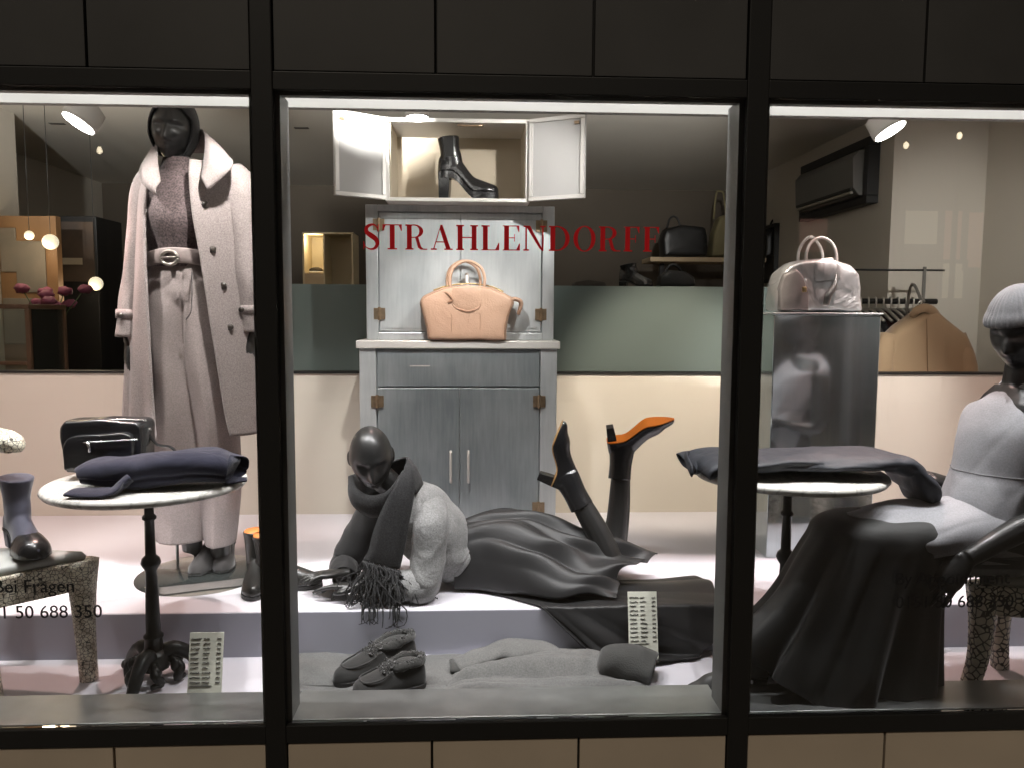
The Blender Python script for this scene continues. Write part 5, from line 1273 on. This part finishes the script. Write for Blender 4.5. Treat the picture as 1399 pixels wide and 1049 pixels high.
# -------- fur lined slippers
M_slip = mat('black nubuck', (.022, .022, .021), .85, sheen=.4, var=.2, vscale=25, bump=.3, bscale=250)
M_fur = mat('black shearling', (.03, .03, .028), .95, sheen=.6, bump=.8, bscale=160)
def slipper(tip, heel, label):
    tip, heel = np.array([*tip[:2], F1+.004]), np.array([*heel[:2], F1+.004]); d = nrm(tip-heel); L = np.linalg.norm(tip-heel)
    t = thing('fur_lined_slipper', label, 'shoe', ((tip[0]+heel[0])/2, (tip[1]+heel[1])/2, F1+.004), 'pair of fur lined slippers')
    M = boot_frame(d, (0, 0, 1)); o = heel
    th = np.linspace(0, 2*PI, 24, endpoint=False); rings = []
    prof = spline([(0, .018, .045), (.06, .036, .068), (.2, .042, .078), (.38, .042, .076), (.55, .046, .066), (.72, .048, .052), (.87, .042, .042), (.96, .028, .032), (1., .006, .016)], 30)
    for q, w_, h_ in prof:
        ca, sa = np.cos(th), np.sin(th)
        rings.append(np.stack([np.full(24, min(max(q, 0), 1)*L), w_*np.sign(ca)*abs(ca)**.7*np.where(sa > .3, 1-.22*sa, 1), .017+np.where(sa > 0, h_*np.abs(sa)**.8, -.004*np.abs(sa))], 1))
    up = obj('upper', place(loft(rings, True, True, True), M, o), M_slip, t)
    so = np.array([(min(max(q, 0), 1)*L, w_*1.06) for q, w_, _ in prof]); ol = np.vstack([np.c_[so, np.zeros(30)], np.c_[so[::-1]*(1, -1), np.zeros(30)]])
    obj('sole', place(prism(ol, (0, 0, .0006), (0, 0, .019)), M, o), M_rubber, t, smooth=False, bevel=.003)
    obj('apron_seam', place(tube([(L*.50, .034, .078), (L*.66, .040, .063), (L*.84, .030, .056), (L*.90, 0, .056), (L*.84, -.030, .056), (L*.66, -.040, .063), (L*.50, -.034, .078)], .003, 8, res=30), M, o), M_slip, up)
    rnd = random.Random(3); tufts = []
    def tuft(p, dirn, ln): 
        e = p+nrm(dirn)*ln; m_ = (p+e)/2+np.array([rnd.gauss(0, .004), rnd.gauss(0, .004), rnd.gauss(0, .003)]); tufts.append(tube([p, m_, e], [.0022, .002, .0006], 5))
    for k in range(700):
        a = rnd.random()*2*PI; rr = .75+.3*rnd.random()
        p = np.array([L*(.26+.225*math.cos(a)*rr), .034*math.sin(a)*rr, .086+.010*rnd.random()-.012*max(0, math.cos(a))]); tuft(p, np.array([math.cos(a)*.7+rnd.gauss(0, .5), math.sin(a)*.7+rnd.gauss(0, .5), .8]), .011)
    for k in range(260):
        q = rnd.random(); p = np.array([L*(.46+.16*q), rnd.gauss(0, .012), .088-.018*q]); tuft(p, np.array([rnd.gauss(0, .5), rnd.gauss(0, .6), .9]), .010)
    base = [tube([(L*(.26+.22*math.cos(a)), 0.034*math.sin(a), .088-.010*max(0, math.cos(a))) for a in np.linspace(0, 2*PI, 30)], .014, 10)]
    v, f = join(*base); fu = obj('fur_collar', place((wob(v, .006, 55), f), M, o), M_fur, t); fu2 = obj('fur_tufts', place(join(*tufts), M, o), M_fur, fu); fu2['kind'] = 'stuff'
    inn = ell((L*.26, 0, .086), (L*.17, .026, .010), 14); obj('insole_shadow', place(inn, M, o), M_fur, t)  # dark plug standing in for the shade inside the opening
slipper(fl(457, 940, F1), fl(556, 905, F1)+np.array([.02, .03, 0]), 'black fur lined slipper standing behind its mate on the grey scarf')
slipper(fl(482, 957, F1), fl(580, 935, F1)+np.array([.0, .0, 0]), 'black fur lined slipper standing in front of its mate on the grey scarf')

# -------- grey wool scarf laid flat and the folded grey sweater
M_gwool = mat('grey felted wool', (.135, .135, .13), .92, sheen=.12, speck=.2, sscale=200, bump=.35, bscale=300, fold=.12, fscale=8, var=.08, vscale=12)
M_gdark = mat('charcoal ribbed knit', (.055, .055, .052), .95, sheen=.3, bump=.5, bscale=200, fold=.2)
def slab(corners, th, name, m, parent, nx=46, ny=26, amp=.003, seed=0., z0=F1):
    c = [np.array([*q[:2]]) for q in corners]; G = np.zeros((nx, ny, 3))
    for i in range(nx):
        for j in range(ny):
            u, v_ = i/(nx-1), j/(ny-1); p = c[0]*(1-u)*(1-v_)+c[1]*u*(1-v_)+c[2]*u*v_+c[3]*(1-u)*v_
            e = min(u*nx, (nx-1)*(1-u)+0., v_*ny, (ny-1)*(1-v_)); k = min(1, .35+e*.4)
            z = th*k+amp*(1+mnoise.noise(Vector((p[0]*14+seed, p[1]*14, seed))))+amp*.8*math.sin(p[0]*30+p[1]*60+seed)
            G[i, j] = (p[0]+.004*mnoise.noise(Vector((p[1]*30, seed, 1))), p[1]+.004*mnoise.noise(Vector((p[0]*30, seed, 2))), z0+.001+max(z, .002))
    top = loft(G, False); bot = G.copy(); bot[..., 2] = z0+.0006
    per = [(i, 0) for i in range(nx)]+[(nx-1, j) for j in range(1, ny)]+[(i, ny-1) for i in range(nx-2, -1, -1)]+[(0, j) for j in range(ny-2, 0, -1)]
    sk_ = loft([[G[a, b] for a, b in per], [bot[a, b] for a, b in per]], True)
    return obj(name, join(top, sk_), m, parent)
gs = thing('grey_scarf', 'flat grey wool scarf spread under the fur lined slippers', 'scarf', (*fl(500, 930, F1)[:2], F1))
slab([fl(392, 958, F1)+(0, -.02, 0), fl(640, 958, F1)+(0, -.02, 0), fl(640, 938, F1), fl(392, 938, F1)], .006, 'lower_fold', M_gwool, gs, seed=4.)
slab([fl(392, 940, F1), fl(640, 938, F1), fl(640, 897, F1), fl(402, 893, F1)], .010, 'upper_fold', M_gwool, gs, seed=1.)
gw = thing('grey_sweater', 'grey wool sweater with charcoal roll neck laid out beside the price list', 'sweater', (*fl(760, 930, F1)[:2], F1))
nx, ny = 120, 70; G = np.zeros((nx, ny, 3))
lo = spline([fl(600, 957, F1)[:2]+np.array([0, -.010]), fl(680, 960, F1)[:2]+np.array([0, -.012]), fl(780, 960, F1)[:2]+np.array([0, -.012]), fl(850, 957, F1)[:2], fl(884, 946, F1)[:2]], nx)
hi = spline([fl(618, 930, F1)[:2], fl(670, 908, F1)[:2], fl(740, 893, F1)[:2], fl(810, 895, F1)[:2], fl(850, 910, F1)[:2]], nx)
for i in range(nx):
    for j in range(ny):
        u, v_ = i/(nx-1), j/(ny-1); p = lo[i]*(1-v_)+hi[i]*v_; e = min(1, min(u*9, (1-u)*9, v_*7, (1-v_)*5))**.5
        f1 = fold(v_*13+2.2*u+.6*math.sin(u*5)); f2 = fold(v_*7-3.4*u+1.2); f3 = fold(v_*24+u*7)
        z = .004+.034*f1**1.4*(.35+.65*math.sin(min(1, u*1.2)*PI)**.7)+.026*f2**1.3*v_+.008*f3+.005*mnoise.noise(Vector((p[0]*25, p[1]*25, 4)))
        G[i, j] = (p[0]+.006*math.sin(v_*17), p[1]+.006*math.sin(u*13), F1+.006+max(.001, z*e))
obj('knit_body', grid_vf(G), M_gwool, gw, sub=1, solid=.007)
a_, b_ = fl(622, 918, F1), fl(742, 905, F1)
v, f = tube([a_+(0, .0, .022), a_*.75+b_*.25+(0, .02, .034), a_*.4+b_*.6+(0, .03, .046), b_+(0, .01, .040), b_+(.06, -.03, .026)], [(.046, .016), (.054, .021), (.060, .024), (.056, .022), (.04, .014)], 26, side=(0, 1, 0), res=34, shape=lambda a, s: 1+.07*math.sin(2*a+s*11)+.05*math.sin(s*25+2*a)); v[:, 2] = np.maximum(v[:, 2], F1+.006)
obj('sleeve', (wob(v, .003, 22), f), M_gwool, gw)
cf = a_+(-.004, 0, .022); obj('cuff', tube([cf+(.02, 0, 0), cf+(-.012, 0, -.001)], [(.042, .014), (.038, .012)], 22, side=(0, 1, 0)), M_gdark, gw)
c0, c1 = fl(838, 922, F1)+(0, 0, .045), fl(893, 930, F1)+(0, 0, .04)
v, f = tube([c0+(-.03, .01, -.018), c0+(.0, 0, 0), (c0+c1)/2+(0, 0, .012), c1], [(.055, .03), (.072, .048), (.076, .050), (.070, .042)], 40, side=(0, 1, 0), res=20, caps=False, shape=lambda a, s: 1+.06*math.sin(3*a+s*4)+.05*math.sin(2*a-s*6)); v[:, 2] = np.maximum(v[:, 2], F1+.004)
obj('roll_neck', (wob(v, .004, 18), f), M_gdark, gw, solid=.010)
# ================================================================== the shop behind the partition
M_wood = mat('oiled oak', (.36, .21, .10), .5, color2=(.24, .13, .06), vscale=4, bump=.1)
M_woodp = mat('pale birch', (.60, .46, .29), .5, var=.1)
M_dark = mat('black lacquer', (.012, .012, .012), .5)
M_bag = mat('black bag leather', (.012, .012, .012), .4, bump=.2)
def furn(name, label, cat, x, y, z, group=None): return thing(name, label, cat, (x, y, z), group)
# lit niche with a shoe
y = 3.6; a, b = at(414, 392, y), at(482, 318, y)
n = furn('display_niche', 'cream wall box holding a single slip-on shoe behind the frosted screen', 'wall box', (a[0]+b[0])/2, y, a[2])
w_ = .012
obj('niche_box', join(bx(a[0], a[0]+w_, y, y+.28, a[2], b[2]), bx(b[0]-w_, b[0], y, y+.28, a[2], b[2]), bx(a[0]+w_, b[0]-w_, y, y+.28, b[2]-w_, b[2]), bx(a[0]+w_, b[0]-w_, y, y+.28, a[2], a[2]+w_), bx(a[0]+w_, b[0]-w_, y+.27, y+.28, a[2]+w_, b[2]-w_)), mat('cream board', (.62, .53, .36), .6), n, smooth=False)
zs_ = at(440, 374, y)[2]
obj('inner_shelf', bx(a[0]+w_+.001, a[0]+.145, y+.005, y+.265, a[2]+w_+.001, zs_), M_woodp, n, smooth=False)
obj('divider', bx(a[0]+.146, a[0]+.156, y+.004, y+.268, a[2]+w_+.001, b[2]-w_-.001), MATS['cream board'], n, smooth=False)
obj('stand', bx((a[0]+b[0])/2-.06, (a[0]+b[0])/2+.06, y+.08, y+.22, F1, a[2]-.001), M_dark, n, smooth=False)
ld = bpy.data.lights.new('niche_light', 'POINT'); ld.energy = 1.3; ld.color = (1, .85, .6); ld.shadow_soft_size = .02
lo_ = bpy.data.objects.new('niche_light', ld); col.objects.link(lo_); lo_.parent = n; lo_.location = Vector((a[0]+.07, y+.03, b[2]-.05))-Vector(ORG[n])
sh_ = furn('slip_on_shoe', 'dark slip-on shoe with white sole inside the cream wall box', 'shoe', a[0]+.075, y+.1, zs_+.001)
o0 = np.array([a[0]+.022, y+.1, zs_+.0015]); 
obj('upper', ell(o0+(.052, 0, .026), (.050, .03, .022), 18), mat('brown suede', (.06, .045, .03), .8), sh_)
obj('sole', ell(o0+(.052, 0, .012), (.058, .034, .012), 18), mat('white rubber', (.7, .68, .6), .6), sh_)
# counter behind the screen with dark goods
yk = 2.35; zk_ = at(800, 392, yk)[2]
kx0, kx1 = at(748, 400, yk)[0], at(1062, 400, yk)[0]
ck = furn('counter', 'long dark sales counter behind the frosted screen', 'counter', (kx0+kx1)/2, yk+.25, F1)
obj('counter_body', bx(kx0, kx1, yk, yk+.5, F1+.001, zk_-.03), mat('dark oak front', (.10, .075, .05), .6, var=.2), ck, smooth=False, bevel=.004)
obj('counter_top', bx(kx0-.02, kx1+.02, yk-.02, yk+.52, zk_-.0295, zk_), M_dark, ck, smooth=False, bevel=.003)
bt = furn('ankle_boot', 'black boot silhouette standing on the dark counter', 'boot', at(865, 390, yk+.1)[0], yk+.1, zk_)
g0 = at(848, 390, yk+.12); boot_parts(bt, boot_frame((1, -.5, 0), (0, 0, 1)), (g0[0], yk+.16, zk_+.0005), L=.20, hh=.03, shaft=.10, plat=.006)
def small_bag(name, label, pts, y, depth, z, m, handle=None, group=None, cat='bag'):
    o = pxo(pts, y, 60); o[:, 1] = np.maximum(o[:, 1], z+.001); t = furn(name, label, cat, o[:, 0].mean(), y, z, group)
    part_ = 'bag_body' if cat == 'bag' else 'folded_cloth'
    v, f = puff(o, y, depth, 9, .12); obj(part_, (wob(v, .006, 8), f), m, t, sub=1)
    for (p, q, r) in handle or []:
        obj('handle', tube([at(p[0], p[1], y-.02), at((p[0]*.8+q[0]*.2), r+4, y-.02), at((p[0]+q[0])/2, r, y-.02), at((p[0]*.2+q[0]*.8), r+4, y-.02), at(q[0], q[1], y-.02)], .009, 8, res=20), m, t)
    return t
small_bag('handbag', 'low black handbag with upright strap lying on the dark counter', [(898, 392), (900, 378), (912, 370), (935, 372), (946, 380), (948, 392)], yk+.15, .12, zk_, M_bag, [((908, 376), (932, 376), 362)])
small_bag('folded_scarf', 'flat dark folded cloth lying on the counter end', [(782, 392), (784, 386), (800, 383), (825, 386), (828, 392)], yk+.14, .16, zk_, mat('dark cloth', (.05, .042, .035), .9), cat='scarf')
# wall shelf with bags
yw = 4.9; zw = at(940, 352, yw)[2]; wx0, wx1 = at(888, 352, yw)[0], at(1046, 352, yw)[0]
ws = furn('wall_shelf', 'pale wooden shelf board carrying black handbags in the dim shop', 'shelf', (wx0+wx1)/2, yw+.15, zw-.04)
obj('board', bx(wx0, wx1, yw-.02, yw+.35, zw-.04, zw), M_woodp, ws, smooth=False, bevel=.003)
for xx in (wx0+.15, wx1-.15): obj('post', bx(xx, xx+.04, yw+.25, yw+.29, F1, zw-.0405), M_dark, ws, smooth=False)
small_bag('handbag', 'large black handbag with two handles on the pale wooden shelf', [(903, 352), (901, 330), (905, 316), (925, 309), (960, 312), (964, 330), (963, 352)], yw+.1, .22, zw, M_bag, [((911, 312), (930, 312), 296)])
small_bag('tote_bag', 'pale olive slouchy bag beside the large black handbag', [(968, 352), (972, 320), (980, 298), (994, 292), (1006, 310), (1008, 352)], yw+.12, .2, zw, mat('olive canvas', (.22, .19, .10), .8), [((975, 300), (992, 296), 262)])
small_bag('handbag', 'black rounded bag hidden partly by the silver handbag', [(1040, 352), (1042, 322), (1056, 310), (1080, 318), (1084, 352)], yw-.01+.02, .2, zw, M_bag, [((1050, 318), (1070, 318), 300)])
for px, py, lab in ((985, 245, 'small dark object fixed high on the dim back wall'),):
    pass
pf = at(1070, 290, 4.2); fr2 = furn('picture_frame', 'black framed picture on the side wall above the silver handbag', 'picture', 2.63, 5.0, at(1070, 345, 4.6)[2])
q0, q1 = 4.72, 5.16
obj('frame', join(bx(2.60, 2.639, q0, q0+.03, 1.85, 2.36), bx(2.60, 2.639, q1-.03, q1, 1.85, 2.36), bx(2.60, 2.639, q0+.03, q1-.03, 2.33, 2.36), bx(2.60, 2.639, q0+.03, q1-.03, 1.85, 1.88)), M_dark, fr2, smooth=False)
obj('print', bx(2.63, 2.638, q0+.03, q1-.03, 1.88, 2.33), mat('dark print', (.05, .048, .045), .5, var=.5, vscale=9), fr2, smooth=False)
# air conditioner on the side wall
ac = furn('air_conditioner', 'grey wall air conditioner in black surround on the right side wall', 'air conditioner', 2.55, 3.45, 2.1)
zc0, zc1 = at(1170, 288, 3.4)[2], at(1170, 203, 3.4)[2]; ya, yb = 3.02, 4.12
obj('surround', join(bx(2.56, 2.639, ya, yb, zc0, zc0+.05), bx(2.56, 2.639, ya, yb, zc1-.06, zc1), bx(2.56, 2.639, ya, ya+.06, zc0+.05, zc1-.06), bx(2.56, 2.639, yb-.06, yb, zc0+.05, zc1-.06), bx(2.62, 2.638, ya+.06, yb-.06, zc0+.05, zc1-.06)), M_dark, ac, smooth=False, bevel=.004)
M_acg = mat('grey plastic', (.16, .16, .15), .4)
pr = [(2.618, zc0+.055), (2.54, zc0+.06), (2.50, zc0+.11), (2.49, zc1-.12), (2.53, zc1-.075), (2.618, zc1-.068)]
obj('casing', prism([(x_, ya+.07, z_) for x_, z_ in pr], (0, 0, 0), (0, yb-ya-.14, 0)), M_acg, ac, smooth=False, bevel=.008)
obj('louvre', bx(2.494, 2.515, ya+.10, yb-.10, zc0+.072, zc0+.088), mat('silver trim', (.5, .48, .42), .3, .6), ac, smooth=False)
obj('air_slot', bx(2.4935, 2.52, ya+.10, yb-.10, zc0+.095, zc0+.112), M_dark, ac, smooth=False)
# clothes rail
yr = 2.42
r0, r1 = at(1150, 412, yr), at(1279, 421, yr)
zr_ = at(1210, 412, yr)[2]
rail = furn('clothes_rail', 'black clothes rail packed with hangers behind the partition', 'clothes rail', (r0[0]+r1[0])/2, yr, F1)
obj('rail_bar', tube([(r0[0]-.2, yr, zr_), (r1[0], yr, zr_)], .016, 12), M_dark, rail)
zu = at(1210, 369, yr)[2]
obj('upper_bar', tube([(r0[0]-.1, yr+.02, zu), (r1[0]+.05, yr+.02, zu)], .006, 10), M_dark, rail)
for xx in (r1[0]-.07, r0[0]-.15): obj('upright', tube([(xx, yr+.02, F1+.001), (xx, yr+.02, zu+.02)], .010, 10), mat('grey steel', (.3, .29, .27), .4, .6), rail)
M_hook = mat('pale steel hook', (.62, .60, .55), .3, .7)
M_g = [mat('dark garment %d' % k, c, .9, sheen=.2, fold=.3, fscale=6) for k, c in enumerate(((.02, .02, .022), (.05, .045, .04), (.06, .02, .02), (.03, .03, .035), (.10, .09, .08)))]
gl = ['black garment on the packed clothes rail', 'dark brown garment on the packed clothes rail', 'dark red garment on the packed clothes rail', 'charcoal garment on the packed clothes rail', 'taupe garment on the packed clothes rail']
for k in range(11):
    x_ = r0[0]+.02+(r1[0]-r0[0]-.12)*k/10; c = (0, 3, 1, 0, 3, 2, 0, 4, 3, 0, 1)[k]
    t = furn('hanging_garment', gl[c], 'garment', x_, yr, .75, 'dark garments on the clothes rail')
    obj('hook', tube([(x_, yr-.012, zr_-.05), (x_, yr-.014, zr_+.008), (x_, yr, zr_+.021), (x_, yr+.016, zr_+.008)], .0055, 8, res=16), M_hook, t)
    zz = zr_-.045
    obj('hanger', tube([(x_, yr-.20, zz-.07), (x_, yr-.01, zz), (x_, yr+.20, zz-.07)], .009, 8, res=14), M_hook, t)
    rings = []
    for q in range(9):
        g = q/8; z_ = zz-.01-g*.62; hw_ = (.05+.16*min(1, g*4)**.8)+.03*g; th = np.linspace(0, 2*PI, 30, endpoint=False); kk = 1+.12*np.sin(5*th+k)*g
        rings.append(np.stack([x_+np.cos(th)*.024*kk*(1 if g else .4), yr+np.sin(th)*hw_*kk, np.full(30, z_)], 1))
    obj('garment_body', loft(rings, True, True, True), M_g[c], t)
# camel coat hung facing the window, on its own stand
yb_ = 2.12
M_camel = mat('camel wool', (.40, .29, .175), .9, sheen=.4, bump=.3, bscale=300, fold=.06)
cc = furn('camel_coat', 'camel wool coat hung with its back towards the window beside the rail', 'coat', at(1262, 510, yb_)[0], yb_, .62)
o = pxo([(1262, 421), (1274, 427), (1298, 445), (1312, 456), (1320, 480), (1330, 560), (1334, 640), (1196, 640), (1199, 560), (1203, 480), (1208, 458), (1226, 444), (1250, 427)], yb_, 90)
v, f = puff(o, yb_, .20, 13, .13); v = wob(v, .016, 7)
obj('coat_body', (v, f), M_camel, cc, sub=1)
obj('coat_collar', tube([at(1246, 432, yb_-.05), at(1254, 424, yb_-.085), at(1264, 421, yb_-.09), at(1274, 425, yb_-.085), at(1281, 433, yb_-.05)], [(.012, .024)]*5, 12, side=(0, 1, 0), res=20), M_camel, cc)
obj('back_seam', tube([at(1266, 436, yb_-.112), at(1267, 480, yb_-.114), at(1268, 540, yb_-.112)], .0025, 6), mat('camel seam', (.25, .17, .10), .9), cc)
obj('sleeve', tube([at(1306, 458, yb_-.03), at(1318, 500, yb_-.05), at(1326, 580, yb_-.05), at(1328, 640, yb_-.05)], [.05, .062, .062, .06], 18, res=16), M_camel, cc)
obj('sleeve', tube([at(1214, 458, yb_-.03), at(1204, 500, yb_-.05), at(1198, 580, yb_-.05), at(1196, 640, yb_-.05)], [.05, .062, .062, .06], 18, res=16), M_camel, cc)
obj('hanger_hook', tube([at(1262, 428, yb_), at(1262, 415, yb_), at(1258, 411, yb_), at(1254, 416, yb_)], .004, 8, res=12), M_hook, cc)
top_ = at(1262, 412, yb_)
cs = furn('coat_stand', 'slim steel stand with top bar holding the camel coat', 'stand', top_[0], yb_+.16, F1)
obj('stand_post', tube([(top_[0], yb_+.16, F1+.001), (top_[0], yb_+.16, top_[2]+.006), (top_[0], yb_+.02, top_[2]+.006), (top_[0]-.01, yb_-.02, top_[2]-.002)], .008, 10, res=24), MATS['grey steel'], cs)
obj('stand_foot', lathe([(.14, 0.0005), (.14, .012), (.02, .016)], (top_[0], yb_+.16, F1), 30), MATS['grey steel'], cs)
# left side: reflected oak, doorway, lamps and flowers built as solid things; display case
yl = 3.1
A_, B_2 = at(-60, 540, yl), at(78, 296, yl)
wu = furn('wall_unit', 'oak wall unit with grey framed pictures at the left of the shop', 'wall unit', (A_[0]+B_2[0])/2, yl+.06, F1)
XLl = XL+.005
obj('oak_back', bx(XLl, B_2[0], yl, yl+.04, F1+.001, B_2[2]), M_wood, wu, smooth=False)
M_pic = mat('grey picture', (.20, .185, .16), .5, color2=(.30, .26, .21), vscale=7)
for (p, q) in (((2, 372), (22, 312)), ((25, 400), (62, 330)), ((-30, 430), (0, 380)), ((6, 470), (66, 408))):
    a, b = at(*p, yl), at(*q, yl); a0 = max(a[0], XLl+.01)
    if b[0] > a0+.02: obj('picture', bx(a0, b[0], yl-.012, yl-.001, a[2], b[2]), M_pic, wu, smooth=False, bevel=.003)
obj('side_post', bx(B_2[0]-.05, B_2[0], yl-.02, yl-.001, F1+.001, B_2[2]), M_wood, wu, smooth=False)
a, b = at(78, 540, 3.6), at(131, 296, 3.6)
dp = furn('dark_doorway', 'tall black open wardrobe standing between the oak unit and the coat', 'wardrobe', (a[0]+b[0])/2, 3.8, F1)  # solid black block standing in for a dark doorway
obj('carcass', bx(a[0], b[0], 3.6, 4.0, F1+.001, b[2]), M_dark, dp, smooth=False, bevel=.004)
obj('inlay', bx(a[0]+.05, b[0]-.02, 3.592, 3.599, at(90, 385, 3.6)[2], b[2]-.04), mat('brown inlay', (.13, .085, .055), .6, color2=(.05, .04, .035), vscale=6), dp, smooth=False)
obj('shelf_edge', bx(a[0]+.02, b[0]-.10, 3.58, 3.591, at(90, 362, 3.6)[2], at(90, 353, 3.6)[2]), mat('pale edge', (.42, .36, .27), .6), dp, smooth=False)
# display case
yd = 2.35; a, b = at(-40, 540, yd), at(39, 416, yd); 
dc = furn('display_case', 'glass display case with brown wooden frame at the far left', 'display case', b[0]-.2, yd+.2, F1)
x0_, x1_ = b[0]-.45, b[0]; z1_ = b[2]
bars = [bx(x1_-.025, x1_, yd, yd+.025, F1+.001, z1_-.026), bx(x1_-.025, x1_, yd+.375, yd+.40, F1+.001, z1_-.026), bx(x0_, x0_+.025, yd, yd+.025, F1+.001, z1_-.026), bx(x0_, x0_+.025, yd+.375, yd+.4, F1+.001, z1_-.026), bx(x0_, x1_, yd, yd+.40, z1_-.025, z1_), bx(x0_+.026, x1_-.026, yd, yd+.025, at(10, 494, yd)[2]-.02, at(10, 494, yd)[2])]
M_walnut = mat('walnut frame', (.13, .07, .04), .45, var=.2, vscale=9)
obj('case_frame', join(*bars), M_walnut, dc, smooth=False, bevel=.003)
M_caseglass = glass('display case glass', (.85, .9, .87), 1.45, .02, haze=.15, hazecol=(.35, .38, .34))
obj('glass_panel', bx(x0_+.027, x1_-.027, yd+.008, yd+.014, F1+.03, z1_-.027), M_caseglass, dc, smooth=False)
obj('glass_panel', bx(x1_-.016, x1_-.010, yd+.028, yd+.372, F1+.03, z1_-.027), M_caseglass, dc, smooth=False)
# globe lamps standing in for reflected round lights
M_globe = emit('lit opal globe', (1, .90, .66), .75)
for (px, py, rpx, yy, lab) in ((40, 322, 6, 2.9, 'small round globe lamp hanging before the oak wall unit'), (69, 331, 10, 2.9, 'larger round globe lamp hanging beside the smaller one'), (131, 388, 9, 3.3, 'yellowish globe lamp hanging in front of the dark wardrobe')):
    c = at(px, py, yy); r_ = rpx*(yy+2.15)/1080
    t = furn('globe_lamp', lab, 'lamp', c[0], yy, CEIL, 'globe lamps in the shop')
    obj('globe', ell(c, (r_, r_, r_), 20), M_globe, t)
    obj('cord', tube([c+(0, 0, r_*.98), (c[0], yy, CEIL-.021)], .002, 6), M_dark, t)
    obj('canopy', lathe([(.035, -.02), (.035, -.001)], (c[0], yy, CEIL), 16), M_dark, t)
    ld = bpy.data.lights.new('globe_light', 'POINT'); ld.energy = 1.4; ld.color = (1, .8, .55); ld.shadow_soft_size = r_*1.3
    lo_ = bpy.data.objects.new('globe_light', ld); col.objects.link(lo_); lo_.parent = t; lo_.location = Vector((c[0], yy-r_*1.5, c[2]-r_*1.5))-Vector(ORG[t])
# pink flowers built in place of a reflection
M_pink = mat('pink petals', (.24, .06, .11), .7); M_stemg = mat('flower stem', (.05, .09, .03), .7)
fv = at(66, 420, 2.8); zt5 = F1+.62
st5 = furn('side_table', 'small black side table holding the pink flowers', 'table', fv[0], 2.8, F1)
obj('table_top', lathe([(.20, zt5-F1-.03), (.20, zt5-F1)], (fv[0], 2.8, F1), 30), M_dark, st5)
obj('table_stem', lathe([(.14, .001), (.14, .02), (.02, .03), (.02, zt5-F1-.0305)], (fv[0], 2.8, F1), 20), M_dark, st5)
fp = furn('flower_vase', 'vase of pink flowers standing low before the oak unit', 'flowers', fv[0], 2.8, zt5)
obj('vase', lathe([(.05, .001), (.06, .1), (.045, .28), (.055, .32)], (fv[0], 2.8, zt5), 22), mat('grey glass vase', (.2, .2, .2), .15), fp)
rnd = random.Random(5)
for k in range(9):
    e = np.array([fv[0]+rnd.uniform(-.16, .22), 2.8+rnd.uniform(-.1, .1), fv[2]+.06+rnd.uniform(-.05, .06)])
    fo_ = obj('flower', (wob(ell(e, (.042, .042, .026), 12)[0], .014, 60, k), ell(e, (.042, .042, .026), 12)[1]), M_pink, fp)
    obj('stem', tube([(fv[0], 2.8, zt5+.25), ((fv[0]+e[0])/2, (2.8+e[1])/2, (zt5+.4+e[2])/2), e], .003, 5), M_stemg, fo_)
# vents in the ceiling
for (px, py, lab) in ((78, 169, 'thin slot vent in the ceiling beside the tilted spotlight'), (412, 175, 'thin slot vent in the ceiling left of the opened cabinet door')):
    c = fl(px, py, CEIL); t = furn('ceiling_vent', lab, 'vent', c[0], c[1], CEIL)
    obj('vent_frame', bx(c[0]-.05, c[0]+.05, c[1]-.02, c[1]+.02, CEIL-.005, CEIL-.0005), mat('dark slot', (.08, .075, .065), .7), t, smooth=False)
